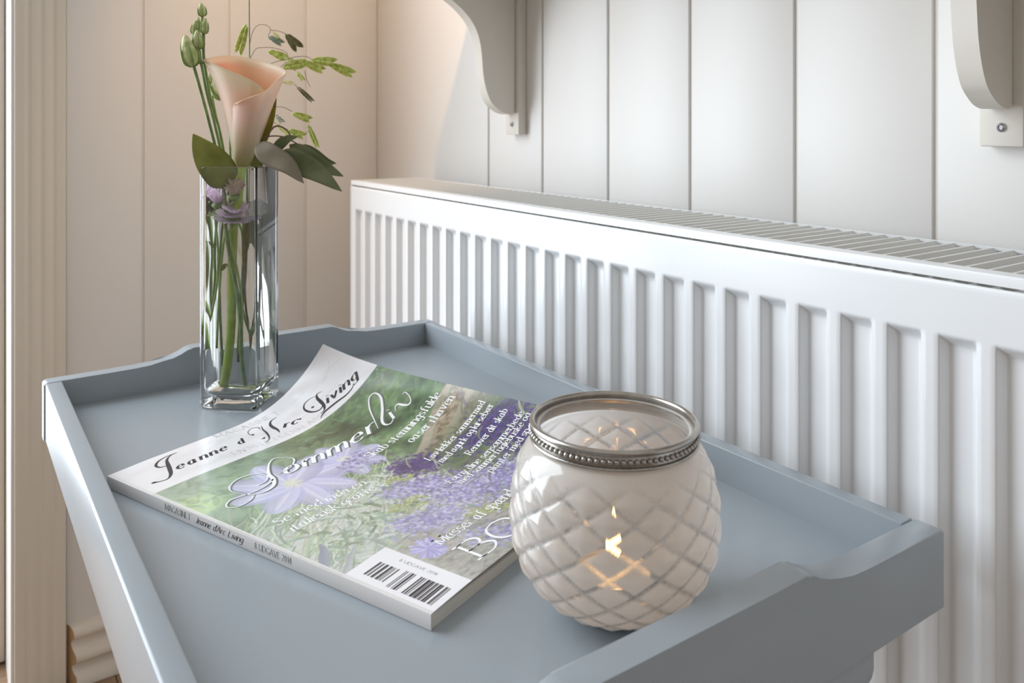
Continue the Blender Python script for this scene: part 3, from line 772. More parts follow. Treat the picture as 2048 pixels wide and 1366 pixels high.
# grasses sweeping across the middle
for k in range(520):
    x, y = rr.uniform(-8, 105), rr.uniform(128, 226); a = rr.gauss(-.55, .35) if rr.random() < .7 else rr.uniform(-1.6, 1.2)
    ln = rr.uniform(12, 42); dens = 1 if y > 140 else .4
    if rr.random() > dens: continue
    stroke((x, y), (x+ln*math.cos(a), y+ln*math.sin(a)), rr.uniform(-4, 4), rr.uniform(.25, .9), rr.choice([(206, 216, 190), (150, 176, 128), (112, 142, 98), (226, 230, 224), (168, 190, 150), (98, 122, 92), (182, 176, 160)]), .8)
for k in range(150):
    x, y = rr.uniform(15, 110), rr.uniform(160, 232); a = rr.uniform(0, 6.28)
    ln = rr.uniform(7, 18); stroke((x, y), (x+ln*math.cos(a), y+ln*math.sin(a)), rr.uniform(-2, 2), rr.uniform(.7, 2.0), rr.choice([(178, 196, 178), (206, 218, 206), (134, 158, 138), (96, 122, 84), (148, 172, 160)]), .8)
# ears of barley
for (x0, y0, x1, y1) in ((62, 196, 104, 196), (66, 206, 112, 212), (92, 168, 128, 180), (84, 236, 112, 252)):
    for k in range(90):
        s = rr.random(); x = x0+(x1-x0)*s + rr.gauss(0, 1.3); y = y0+(y1-y0)*s+rr.gauss(0, 2)
        stroke((x, y), (x+rr.uniform(4, 8), y+rr.uniform(-5, 5)), 0, .55, rr.choice([(164, 172, 104), (136, 150, 82), (192, 198, 140)]), .85)
# clematis: wide pale violet petals
def clem(cx, cy, r_, seed, al=1):
    q = random.Random(seed)
    for k in range(8):
        a = k*math.pi/4 + q.uniform(-.12, .12) + .2
        ex, ey = cx + r_*math.cos(a), cy + r_*math.sin(a)*1.0
        stroke((cx, cy), (ex, ey), 0, r_*.30, (176, 174, 220), al*.85)
        stroke((cx, cy), (ex, ey), 0, r_*.21, (208, 206, 236), al*.8)
        stroke((cx, cy), (cx+(ex-cx)*.92, cy+(ey-cy)*.92), 0, r_*.05, (226, 222, 246), al*.8)
    for k in range(26):
        a = q.uniform(0, 6.28); stroke((cx, cy), (cx+r_*.2*math.cos(a), cy+r_*.2*math.sin(a)), 0, .5, (228, 228, 204), .9)
clem(106, 117, 30, 5, .65); clem(60, 116, 42, 3, .8)
# spikes of small violet flowers
def spike(x0, y0, x1, y1, wd, cs, n_, seed):
    q = random.Random(seed)
    for k in range(n_):
        s = q.random(); wloc = wd*math.sin(math.pi*(.12+.8*s))**.6
        x = x0+(x1-x0)*s+q.gauss(0, wloc*.42); y = y0+(y1-y0)*s+q.gauss(0, wloc*.42)
        a = q.uniform(0, 6.28); ln = q.uniform(1.8, 4.2)
        stroke((x, y), (x+ln*math.cos(a), y+ln*math.sin(a)), 0, q.uniform(.8, 1.7), q.choice(cs), .62)
VIO = [(138, 128, 186), (160, 152, 206), (188, 182, 224), (118, 110, 164), (204, 200, 232), (150, 158, 160)]
DVIO = [(66, 54, 124), (84, 70, 146), (52, 42, 100), (104, 72, 140), (74, 60, 110)]
for (cx, cy, rx, ry, c_) in ((124, 167, 16, 9, (58, 48, 104)), (116, 201, 18, 6, (50, 44, 84)), (186, 194, 26, 13, (58, 50, 96)), (188, 220, 24, 10, (62, 52, 104)), (100, 187, 20, 9, (104, 94, 150)), (120, 222, 26, 12, (104, 96, 156)), (72, 222, 20, 10, (108, 98, 158))):
    lay(ss(1.25, .75, np.hypot((WW-cx)/rx, (TT-cy-(WW-cx)*.3)/ry) + (n4-.5)*.5)*.8, c_)
spike(118, 160, 132, 176, 19, DVIO, 420, 21); spike(104, 196, 128, 206, 13, DVIO, 260, 26)
spike(160, 184, 205, 206, 22, DVIO, 520, 22); spike(166, 216, 205, 226, 20, DVIO, 380, 27)
spike(84, 180, 118, 194, 16, VIO, 560, 23); spike(98, 208, 142, 238, 22, VIO, 900, 24); spike(56, 214, 88, 230, 19, VIO, 640, 25)
spike(120, 206, 160, 240, 18, VIO, 420, 28); spike(70, 258, 96, 278, 20, VIO, 320, 29); spike(96, 130, 122, 122, 12, VIO, 200, 31)
for k in range(190):   # scabious
    a = rr.uniform(0, 6.28); r_ = rr.uniform(6, 12.5)
    stroke((46, 243), (46+r_*math.cos(a), 243+r_*math.sin(a)), 0, .9, rr.choice([(170, 162, 224), (196, 190, 236), (146, 138, 206)]), .85)
for k in range(60):
    x, y = rr.uniform(112, 205), rr.uniform(158, 232); a = rr.gauss(-.5, .6); ln = rr.uniform(6, 22)
    stroke((x, y), (x+ln*math.cos(a), y+ln*math.sin(a)), rr.uniform(-3, 3), rr.uniform(.3, 1.1), rr.choice([(132, 142, 112), (186, 190, 170), (96, 112, 74), (120, 104, 132)]), .7)
# trowel shape, lying blue-grey
for o_ in (-2, 2): stroke((16, 190+o_), (-4, 214+o_*1.5), 1.2*o_, 2.6, (128, 138, 158), .9)
stroke((26, 206), (-2, 224), 0, 1.6, (170, 172, 184), .9)
# window gloss painted into the print colours as milky haze, strongest towards the spine
gloss_haze = .0 + .22*ss(130, 10, WW)
img = img*(1-gloss_haze[..., None]) + L_((216, 222, 216))*gloss_haze[..., None]
# white title band with faint grey print
bandt = 51 + 8.5*WW/209.5
bm_ = ss(.3, -.3, TT-bandt)
lay(bm_, mixc(np.clip(fnoise(14, 8, 2.0)*1.5-.2, 0, 1), (226, 224, 226), (240, 239, 242), (244, 243, 246)))
for k in range(16):
    x, y = rr.uniform(0, 200), rr.uniform(0, 48); stroke((x, y), (x+rr.uniform(8, 30), y+rr.uniform(-9, 9)), rr.uniform(-6, 6), .4, (216, 214, 218), .55)
lay(ss(4.5, 1.5, abs(TT-bandt-3.4))*ss(172, 180, WW)*ss(206, 200, WW)*.0 + 0*bm_, (50, 50, 54))
# barcode field
lay(((WW < 33.5) & (TT > 222)).astype(float), (243, 243, 247))
vs = GRID.reshape(-1, 3)
def raw_mesh(name, V_, F_, m, parent, smooth=True, colors=None):
    me = bpy.data.meshes.new(name)
    off = np.array(Vector((0, 0, EYE)) - origin_of(parent))
    V_ = np.asarray(V_, dtype=np.float32)+off.astype(np.float32)
    me.vertices.add(len(V_)); me.vertices.foreach_set('co', V_.ravel())
    F_ = np.asarray(F_, dtype=np.int32); me.loops.add(F_.size); me.loops.foreach_set('vertex_index', F_.ravel())
    me.polygons.add(len(F_)); me.polygons.foreach_set('loop_start', np.arange(0, F_.size, F_.shape[1], dtype=np.int32)); me.polygons.foreach_set('loop_total', np.full(len(F_), F_.shape[1], dtype=np.int32))
    me.update(calc_edges=True); me.validate()
    me.polygons.foreach_set('use_smooth', np.full(len(F_), smooth))
    if m: me.materials.append(m)
    o = bpy.data.objects.new(name, me); COL.objects.link(o); o.parent = parent
    if colors is not None: paint(o, colors)
    return o
I_, J_ = np.meshgrid(np.arange(NT), np.arange(NW), indexing='ij'); I_ = I_.ravel(); J_ = J_.ravel(); q = NW+1
F_ = np.c_[I_*q+J_, (I_+1)*q+J_, (I_+1)*q+J_+1, I_*q+J_+1]
M['print'] = attr_mat('cover_print', 'tint', .33, 0, .9, .6)
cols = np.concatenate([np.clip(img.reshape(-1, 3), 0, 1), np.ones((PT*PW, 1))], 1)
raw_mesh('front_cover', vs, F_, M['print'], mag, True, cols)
M['paper'] = mat('paper_white', (232, 230, 228), .45, .4)
M['pages'] = mat('page_edges', (214, 210, 200), .8, .2, noise=.12, nscale=30, stretch=(1, 1, 60))
M['spinep'] = mat('spine_white', (224, 220, 218), .35, .5, coat=.3)
# underside sheet of the cover (gives it thickness and a white back)
st = 12
sub = GRID[::st, ::25] - NRM[::st, ::25]*.00022
a_, b_ = sub.shape[:2]; I2, J2 = np.meshgrid(np.arange(a_-1), np.arange(b_-1), indexing='ij'); I2 = I2.ravel(); J2 = J2.ravel()
raw_mesh('cover_back', sub.reshape(-1, 3), np.c_[I2*b_+J2, I2*b_+J2+1, (I2+1)*b_+J2+1, (I2+1)*b_+J2], M['paper'], mag)
# a few leaves that curl with the cover, and the flat block of pages
def sheet_block(name, h0, h1, k0, k1, inset, m):
    """body between two page surfaces; k = share of the curl, h = height above the tray at the spine"""
    xs = np.linspace(.0016, MW-.0055-inset, 30); ts = np.linspace(.0006, ML-.0010, 16)
    def surf(h, k):
        P = []
        for t in ts:
            for x in xs:
                z = h*(1-.30*min(1, x/.08)) + k*hz(t)*max(0, (x-.09)/.106)**2.6
                xx = x*(1-.02*k) - k*.012*max(0, (x-.12)/.09)**2
                P.append((BX+xx*NV.x+t*EV.x, BY+xx*NV.y+t*EV.y, TF+z))
        return P
    A, B = surf(h1, k1), surf(h0, k0); nx, nt_ = len(xs), len(ts); o = nx*nt_
    F = []
    for i in range(nt_-1):
        for j in range(nx-1):
            a = i*nx+j; F.append((a, a+nx, a+nx+1, a+1)); F.append((a+o, a+1+o, a+nx+1+o, a+nx+o))
    for j in range(nx-1):
        F.append((j, j+1, j+1+o, j+o)); a = (nt_-1)*nx+j; F.append((a, a+o, a+1+o, a+1))
    for i in range(nt_-1):
        a = i*nx; F.append((a, a+o, a+nx+o, a+nx)); a = i*nx+nx-1; F.append((a, a+nx, a+nx+o, a+o))
    return mesh(name, A+B, F, m, mag, auto=40)
sheet_block('page_block', .0004, .0071, 0, .04, 0, M['pages'])
sheet_block('upper_leaves', .0073, .0077, .45, .55, .002, M['pages'])
sheet_block('back_cover', .0001, .0004, 0, 0, -.001, M['paper'])
# spine: a thin wrapped strip
bm = bmesh.new()
sec = [(-.0004, .0002), (-.0006, .0010), (-.0006, .0078), (-.0003, .0083), (.0004, .00855), (.0018, .0086), (.0018, .0080), (.0004, .0078), (.0002, .0072), (.0002, .0002)]
rings = []
for t in (0, .07, .14, .21, ML):
    rings.append([bm.verts.new((BX+a*NV.x+t*EV.x, BY+a*NV.y+t*EV.y, TF+b)) for a, b in sec])
for a, b in zip(rings[:-1], rings[1:]):
    for i in range(len(sec)): bm.faces.new((a[i], a[(i+1) % len(sec)], b[(i+1) % len(sec)], b[i]))
bm.faces.new(rings[0]); bm.faces.new(rings[-1])
bmobj('spine', bm, M['spinep'], mag, auto=35)

# --- lettering: a small stroke alphabet (x-height 5, ascender 8, descender -3)
GL = {
'a': "3,4.3 2,5 .7,4.2 .1,2.4 .7,.5 1.8,0 3,1.4|3.1,5 3.1,1 3.6,.1 4.2,.5", 'b': "0,8 0,.2|0,3.9 1.2,5 2.7,4.4 3.3,2.5 2.7,.6 1.4,0 0,.8", 'c': "3.2,4.2 2,5 .6,4.1 0,2.4 .7,.6 2,0 3.3,.9",
'd': "3.2,3.9 2,5 .6,4.2 0,2.4 .6,.5 1.8,0 3.2,1|3.2,8 3.2,0", 'e': "0.1,2.7 3.3,2.8 2.9,4.5 1.8,5 .6,4.1 0,2.3 .7,.6 2,0 3.4,.9", 'f': "3,7.4 2.2,8 1.2,7 1,5 1,0|-.1,5 2.4,5",
'g': "3.1,3.9 2,5 .6,4.2 0,2.5 .6,.9 1.8,.4 3.1,1.4|3.1,5 3.1,-1.4 2.4,-2.7 1.2,-3 0,-2.3", 'h': "0,8 0,0|0,3.6 1.2,4.9 2.5,4.8 3.1,3.6 3.1,0", 'i': "0.3,5 0.3,0|.3,7 .35,6.6", 'k': "0,8 0,0|2.9,5 .1,2.4|1,3.1 3.2,0", 'l': ".3,8 .3,0",
'm': "0,5 0,0|0,3.6 1,4.9 2.1,4.8 2.6,3.6 2.6,0|2.6,3.6 3.6,4.9 4.7,4.8 5.2,3.6 5.2,0", 'n': "0,5 0,0|0,3.6 1.2,4.9 2.5,4.8 3.1,3.6 3.1,0", 'o': "1.7,5 .6,4.4 0,2.5 .6,.6 1.7,0 2.8,.6 3.4,2.5 2.8,4.4 1.7,5",
'p': "0,5 0,-3|0,3.9 1.2,5 2.7,4.4 3.3,2.5 2.7,.6 1.4,0 0,.9", 'r': "0,5 0,0|0,3.4 1,4.8 2.4,4.7", 's': "2.7,4.3 1.6,5 .4,4.4 .3,3.3 1.5,2.6 2.7,1.8 2.6,.6 1.4,0 .1,.7", 't': ".9,6.7 .9,.9 1.6,.1 2.5,.5|-.1,5 2.3,5", 'u': "0,5 0,1.3 .7,.1 1.9,.1 3,1.3|3,5 3,0",
'v': "0,5 1.7,.1|1.7,.1 3.3,5", 'y': "0,5 1.8,.2|3.4,5 1.5,-1.6 .6,-3 -.3,-2.5", 'æ': "2.4,4.3 1.7,5 .6,4.2 .1,2.4 .6,.5 1.5,0 2.6,1.4|2.7,4.6 2.7,1.6|2.7,2.7 5.6,2.8 5.2,4.5 4.1,5 3,4.1|2.7,2.3 3.1,.6 4.3,0 5.7,.9", 'z': "0,5 3,5 0,0 3,0",
'A': "0,0 2.6,7.6|2.6,7.6 5.2,0|.9,2.6 4.3,2.6", 'B': "0,7.5 0,0|0,7.5 2.4,7.4 3.4,5.8 2.4,4.1 0,4|0,4 2.8,3.9 4.2,2 2.8,.1 0,0", 'C': "5,6.2 3.4,7.6 1,6.6 0,3.8 1,1 3.4,0 5,1.2", 'D': "0,7.5 0,0|0,7.5 2.8,7.2 4.8,3.8 2.8,.2 0,0", 'E': "0,7.5 0,0|0,7.5 3.8,7.5|0,3.9 3,3.9|0,0 4,0",
'F': "0,7.5 0,0|0,7.5 3.8,7.5|0,3.9 3,3.9", 'G': "5,6.2 3.4,7.6 1,6.6 0,3.8 1,1 3.2,0 5,.9|5,3.2 5,.6", 'I': ".2,7.5 .2,0", 'K': "0,7.5 0,0|4,7.5 .1,3.4|1.2,4.4 4.4,0", 'L': "0,7.5 0,0|0,0 3.9,0", 'M': "0,7.5 0,0|0,7.5 3,.4|3,.4 6,7.5|6,7.5 6,0",
'N': "0,7.5 0,0|0,7.5 4.8,0|4.8,7.5 4.8,0", 'O': "2.9,7.6 .8,6.6 0,3.8 .8,1 2.9,0 5,1 5.8,3.8 5,6.6 2.9,7.6", 'R': "0,7.5 0,0|0,7.5 2.6,7.4 3.8,5.7 2.6,3.9 0,3.8|1.8,3.8 4.4,0", 'S': "3.7,6.4 2.1,7.6 .5,6.6 .6,5 2.2,4 3.8,2.8 3.8,1 2,0 .1,1.2",
'T': "2.5,7.5 2.5,0|0,7.5 5,7.5", 'U': "0,7.5 0,2.2 1,.3 3.4,.3 4.4,2.2 4.4,7.5", 'V': "0,7.5 2.5,0|2.5,0 5,7.5", 'J': "2.4,7.5 2.4,1.4 1.4,-.4 0,0", 'Æ': "0,0 3,7.5|1.2,2.6 3.4,2.6|3.4,7.5 3.4,0|3,7.5 6.6,7.5|3.4,3.9 6,3.9|3.4,0 6.8,0",
'0': "1.6,7.5 .4,6 .1,3.7 .4,1.4 1.6,0 2.8,1.4 3.1,3.7 2.8,6 1.6,7.5", '1': ".4,6.4 1.6,7.5 1.6,0", '2': ".2,6.2 1.4,7.5 2.9,6.6 2.7,4.6 .1,0 3.2,0", '4': "2.4,0 2.4,7.5 0,2.3 3.4,2.3", '7': "0,7.5 3.2,7.5 1.2,0", '8': "1.6,4 .3,5.6 1.6,7.5 2.9,5.6 1.6,4 .1,2 1.6,0 3.1,2 1.6,4", '3': ".2,6.6 1.6,7.5 2.8,6 1.4,4.2 3,2.2 1.6,0 .1,1", '5': "2.9,7.5 .5,7.5 .3,4.4 2.2,4.6 3.1,2.4 1.6,0 .1,.8", '6': "2.8,7 1,5 .1,2.2 1.4,0 3,1.6 2.2,3.8 .4,3", '9': "2.9,4.6 1.6,3.6 .2,5.4 1.6,7.5 3,5.6 2.4,2 .8,0",
'.': ".2,.5 .25,.1", ',': ".2,.5 0,-.8", "'": ".3,7.8 .1,6.2", ' ': ""}
def strokes_of(ch):
    out = []
    for s in GL.get(ch, '').split('|'):
        if s: out.append([tuple(float(x) for x in p.split(',')) for p in s.split()])
    return out
def smooth2(pts, n=5):
    if len(pts) == 2: return [Vector((*pts[0], 0)).lerp(Vector((*pts[1], 0)), k/3) for k in range(4)]
    # keep sharp corners sharp
    out = []; seg = [pts[0]]
    for i in range(1, len(pts)):
        seg.append(pts[i])
        if i < len(pts)-1:
            a = Vector(pts[i])-Vector(pts[i-1]); b = Vector(pts[i+1])-Vector(pts[i])
            if a.length and b.length and a.angle(b) > R(75):
                out += cr([(*p, 0) for p in seg], n) if len(seg) > 2 else [Vector((*seg[0], 0)), Vector((*seg[1], 0))]
                seg = [pts[i]]
    out += cr([(*p, 0) for p in seg], n) if len(seg) > 2 else [Vector((*seg[0], 0)), Vector((*seg[1], 0))]
    return out
class Ink:
    def __init__(s): s.v = []; s.f = []
    def ribbon(s, P, W_):
        """P: list of 2-D points in print mm, W_: widths"""
        n = len(P); b = len(s.v)
        for i in range(n):
            d = P[min(i+1, n-1)]-P[max(i-1, 0)]
            if d.length < 1e-9: d = Vector((1, 0, 0))
            d.normalize(); nn = Vector((-d.y, d.x, 0))*W_[i]*.5
            s.v.append((P[i].x+nn.x, P[i].y+nn.y)); s.v.append((P[i].x-nn.x, P[i].y-nn.y))
        for i in range(n-1): s.f.append((b+2*i, b+2*i+1, b+2*i+3, b+2*i+2))
    def glyph(s, ch, ox, oy, k, ux, uy, slant, wmin, wmax, serif):
        """ux: print direction of the line, uy: its up direction"""
        def tr(p): return Vector((ox, oy, 0)) + ux*((p[0] + slant*p[1])*k) + uy*(p[1]*k)
        for st_ in strokes_of(ch):
            Q = smooth2(st_); n = len(Q); W_ = []
            for i in range(n):
                d = Q[min(i+1, n-1)]-Q[max(i-1, 0)]
                if d.length < 1e-9: d = Vector((0, 1, 0))
                d.normalize()
                th = abs(d.y)**1.3 if d.x*d.y <= .05 or abs(d.x) < .25 else abs(d.y)**3*.8
                W_.append((wmin+(wmax-wmin)*th)*k)
            if len(st_) == 2 and (Vector(st_[0])-Vector(st_[1])).length < .8: W_ = [wmax*1.15*k]*n
            s.ribbon([tr(q) for q in Q], W_)
            if serif:
                for e, o in ((Q[0], Q[1]), (Q[-1], Q[-2])):
                    if abs(e.x-o.x) < .6*abs(e.y-o.y) and (abs(e.y) < .1 or abs(e.y+3) < .1 or e.y > 4.9) and not ch in "'.,it" or (ch in 'it' and abs(e.y) < .05):
                        a, b = (-1.0, 1.0) if (e.y < .1 or ch.isupper()) else (-1.0, .1)
                        s.ribbon([tr((e.x+a, e.y)), tr((e.x+b, e.y))], [wmin*1.5*k]*2)
    def text(s, txt, w0, t0, w1, t1, k, slant=0, wmin=.3, wmax=.95, serif=True, gap=1.25):
        """text fitted from (w0,t0) to (w1,t1) on its baseline"""
        adv = []
        x = 0
        for ch in txt:
            ww = max([p[0] for st_ in strokes_of(ch) for p in st_] + [0]) if ch != ' ' else 1.6
            adv.append(x); x += ww + (gap if ch != ' ' else .6)
        x -= gap
        ux = Vector((w1-w0, t1-t0, 0)); Ln = ux.length; ux.normalize(); uy = Vector((ux.y, -ux.x, 0))
        sx = Ln/x
        for ch, a in zip(txt, adv):
            s.glyph(ch, w0+ux.x*a*sx, t0+ux.y*a*sx, k, ux*(sx/k if .6 < sx/k < 1.9 else 1), uy, slant, wmin, wmax, serif)
    def path(s, pts, widths, n=8):
        P = cr([(a, b, 0) for a, b in pts], n); W_ = [q.x for q in cr([(a, 0, 0) for a in widths], n)]
        s.ribbon(P, [max(.15, x) for x in W_])
    def shifted(s, dx, dy):
        o = Ink(); o.v = [(a+dx, b+dy) for a, b in s.v]; o.f = list(s.f); return o
    def on_cover(s, name, m, off=.00012):
        a = np.array(s.v); P = cover(a[:, 0], a[:, 1], off)
        return mesh(name, [tuple(p) for p in P], s.f, m, mag)
M['inkblack'] = mat('ink_charcoal', (62, 56, 60), .4, .4); M['inkgrey'] = mat('ink_grey', (186, 182, 186), .4, .4); M['inkwhite'] = mat('ink_white', (250, 250, 250), .35, .5); M['inkshade'] = mat('ink_shade', (112, 116, 112), .5, .3)
# title
T = Ink()
T.path([(10.5, 36.5), (14, 39), (19, 39.5), (24, 35), (28, 28), (32, 20), (36, 12.5), (42, 7.5), (48, 6.5)], [1.8, .8, 1.0, 2.4, 3.0, 2.8, 1.8, .8, .3])
T.path([(48, 6.5), (40, 6.5), (32, 9), (26.5, 14), (26, 18.5), (29, 20.5), (33, 19)], [.3, .6, 1.2, 1.9, 1.5, .7, .3])
T.path([(9.2, 35.9), (10.4, 37.2), (11.4, 36.0)], [1.6, 2.0, 1.4], 4)
T.text('eanne', 31, 33, 72, 32, 1.18, .42, .32, 1.9, False, 2.6)
T.text("d'", 83, 32, 97, 33, 1.15, .42, .28, 1.7, False, 2.0)
T.path([(99, 37), (100.5, 38), (102, 36.4)], [1.2, 1.5, 1.0], 4)
T.path([(96, 45), (101, 43), (105, 38), (108.5, 31), (111, 24), (114.5, 18)], [.4, .8, 1.4, 1.8, 1.2, .5])
T.path([(100, 27), (99.5, 22), (102.5, 17), (108, 14.5), (111.5, 17.5), (110, 22)], [.4, .6, .5, .5, .8, .5])
T.path([(114, 40), (116.5, 34), (117.5, 28), (119.5, 22.5), (124, 18), (130, 17)], [.4, 2.2, 2.8, 2.2, 1.1, .4])
T.text('rc', 121.5, 36.5, 131.5, 40.5, 1.18, .42, .32, 2.0, False, 1.8)
T.path([(135.5, 37), (136.5, 38), (137.6, 37)], [1.0, 1.5, 1.0], 4)
T.path([(170, 28.5), (166, 27), (162.5, 31), (160.5, 37), (157.5, 43.5), (153.5, 47.5), (149, 48)], [.4, 1.0, 2.4, 3.0, 2.4, 1.0, .4])
T.path([(165, 29.5), (161, 25.5), (154, 25), (148.5, 29.5), (147, 36), (149, 41.5), (153.5, 43.5), (158, 41), (159, 36)], [.3, .5, .8, 1.5, 2.2, 1.6, 1.0, .6, .3])
T.path([(151.8, 34.4), (152.8, 35.4), (153.8, 34.6)], [1.4, 1.9, 1.3], 4)
T.path([(144, 53), (150, 50), (157, 49.5), (166, 50.5), (174, 52.5), (182, 52.5), (188, 50)], [.4, 1.2, 1.9, 1.9, 1.4, .8, .3])
T.text('iving', 161, 44, 193, 49.5, 1.18, .42, .32, 2.0, False, 2.0)
T.on_cover('title_lettering', M['inkblack'])
T = Ink(); T.text('MAGASINET', 82, 7, 136, 15, .80, 0, .22, .5, True, 2.2); T.text('LIVSSTIL I SÆRKLASSE', 69, 44.5, 152, 54, .72, 0, .22, .5, True, 1.9)
T.on_cover('subtitle_lettering', M['inkgrey'])
# headline "Sommerliv" with a looping capital
S_ = Ink()
S_.path([(86, 80), (80, 74), (73, 77), (66, 84), (60, 92), (57, 100), (50, 108), (40, 110), (33, 105), (31, 98)], [.6, .9, 1.0, 1.6, 2.6, 3.0, 2.0, 1.0, .8, .5])
S_.path([(86, 80), (87, 86), (81, 92), (73, 96), (64, 96)], [.6, 1.2, 1.0, .6, .5])
S_.path([(31, 98), (30, 90), (36, 83), (46, 80), (56, 84), (58, 92), (52, 98), (44, 99)], [.5, .7, .8, .9, .9, .8, .7, .4])
S_.path([(57, 100), (46, 104), (34, 104), (22, 101), (15, 106), (18, 112), (28, 112), (36, 106)], [1.4, .8, .9, 1.1, .8, .7, .7, .4])
S_.text('ommer', 66, 101.5, 150, 107, 1.9, .42, .34, 1.6, False, 1.9)
S_.path([(151, 108), (158, 98), (168, 84), (178, 75), (184, 76), (182, 84), (172, 94), (160, 104), (157, 110), (160, 113), (166, 111)], [.5, .8, 1.2, 1.1, 1.4, 2.0, 2.2, 2.2, 1.8, .9, .5])
S_.text('i', 165, 111.5, 168, 111.8, 1.75, .42, .32, 1.35, False, 2.4)
S_.path([(173, 107), (177, 103.6), (180, 104.5), (180.5, 109), (182, 113), (186, 112.5), (190, 108), (192.5, 102), (190, 100.5)], [.4, .8, 1.8, 2.4, 1.8, .9, .8, .9, .5])
S_.shifted(1.1, .9).on_cover('headline_shadow', M['inkshade'], .00010); S_.on_cover('headline_lettering', M['inkwhite'], .00018)
def line(name, *a):
    k_ = Ink(); k_.text(*a); k_.on_cover(name, M['inkwhite'], .00016)
line('issue_lettering', '2014', 200, 68, 208, 62, .34, 0, .3, .6, False); line('issue_lettering', 'NR. 7', 200, 73, 208, 68, .34, 0, .3, .6, False)
for txt, w0, t0, w1, t1, k in (('Skab stemningsfulde', 117, 131.5, 199, 134, 1.0), ('oaser i haven', 147, 145.3, 199, 147.5, 1.0),
    ('Lav lækker sommermad', 134, 172.5, 201, 175.3, .78), ('med agurk og kirsebær', 136, 182.3, 201, 183.6, .78), ('Renover dit skab', 151, 195.4, 199, 197.4, .78),
    ('Forny dine sensommerbede', 117, 203.8, 200, 211.2, .74), ('med sommerfuglebuske og', 120, 210.8, 200, 217, .74), ('planter med sp', 140, 221.2, 187, 223.6, .74),
    ('Masser af spænd', 53, 247.4, 127, 247.8, 1.0)):
    line('teaser_lettering', txt, w0, t0, w1, t1, k, 0, .5, 1.25, True)
line('large_lettering', 'BO', 55, 274, 100, 275.4, 2.45, 0, .36, .95, True, .9)
line('teaser_lettering', 'Se med ind i en', 16, 152, 86, 157.5, 1.1, .18, .42, 1.0, False, 1.6); line('teaser_lettering', 'italiensk grotte', 17, 165.5, 84, 168.5, 1.1, .18, .42, 1.0, False, 1.3)
K = Ink()
def bars(ta, tb, w0, w1, pat):
    tot = sum(pat); x = ta
    for i, p in enumerate(pat):
        d = (tb-ta)*p/tot
        if i % 2 == 0: K.ribbon([Vector((w0, x+d/2, 0)), Vector(((w0+w1)/2, x+d/2, 0)), Vector((w1, x+d/2, 0))], [d]*3)
        x += d
bars(230.2, 244.0, 7, 20.5, [2, 1, 1, 3, 1, 1, 1, 4, 3, 1, 1, 4, 3, 1, 1, 2, 1, 2, 1, 4, 2])
bars(248.0, 278.0, 5, 21.5, [1, 2, 1, 4, 1, 2, 3, 2, 1, 9, 2, 2, 2, 2, 1, 3, 4, 1, 1, 1, 3, 1, 1, 2, 2, 1, 1, 2, 3, 1, 2, 4, 2, 1, 1, 2, 1])
for tx, a_, b_, w_ in (('8. UDGAVE 2014', 238, 264, 26.5),):
    K.text(tx, w_, a_, w_, b_, .30, 0, .3, .55, False)
K.on_cover('barcode', M['inkblack'])
# print on the spine
SPN = Ink(); SPM = Ink(); SPB = Ink()
SPM.text('MAGASINET', 66, 5.3, 92, 5.3, .46, 0, .3, .8, True, 1.2); SPN.text('8. UDGAVE 2014', 152, 5.3, 183, 5.3, .46, 0, .3, .8, True, 1.2)
SPB.text('Jeanne', 97, 5.4, 111, 5.4, .50, .35, .4, 1.0, False, .9); SPB.text("d'Arc", 114, 5.4, 125, 5.4, .50, .35, .4, 1.0, False, .9); SPB.text('Living', 128, 5.4, 141, 5.4, .50, .35, .4, 1.0, False, .9)
for ink, nm, m_ in ((SPN, 'spine_lettering', 'inkshade'), (SPM, 'spine_lettering', 'inkshade'), (SPB, 'spine_title', 'inkblack')):
    mesh(nm, [tuple(Vector((BX, BY, TF)) - NV*.00075 + EV*(a/1000) + UP*(.0085 - b/1000)) for a, b in ink.v], ink.f, M[m_], mag)

# ------------------------------------------------------------------ round candle glass
BC = Vector((.2823, .3153, TF))
bowl = thing('candle_holder', BC, 'round white mercury-glass candle holder with diamond facets and beaded silver rim near the tray corner', 'candle holder')
RB, ZC_, NA = .0535, -.2007, 14
def prof_r(z):
    """outer radius at height z"""
    if z >= -.1625: return .0402 + .0006*ss1((z+.1625)/.004)
    if z > ZC_:
        s = (z-ZC_)/(-.1625-ZC_); return RB*(1-.0*s) - (RB-.0402)*(1-math.sqrt(max(0, 1-(s*.985)**2.15)))/(1-math.sqrt(1-.985**2.15))
    s = (ZC_-z)/(ZC_+.25); return RB*max(0, 1-s**2.18)**(1/2.18)
def ss1(t): t = min(max(t, 0), 1); return t*t*(3-2*t)
# arc-length table from the foot up
zs_ = [-.25+.00012*k for k in range(0, 800) if -.25+.00012*k <= -.1560]
prz = [(0, -.2499), (.010, -.2500), (.020, -.2499)] + [(prof_r(z), z) for z in zs_ if prof_r(z) > .0235]
acc = [0]
for a, b in zip(prz[:-1], prz[1:]): acc.append(acc[-1]+math.hypot(b[0]-a[0], b[1]-a[1]))
ACC = np.array(acc); PR = np.array(prz)
def prof_s(s): return float(np.interp(s, ACC, PR[:, 0])), float(np.interp(s, ACC, PR[:, 1]))
NPH = NA*16
S0 = .010; SE = ACC[-1]
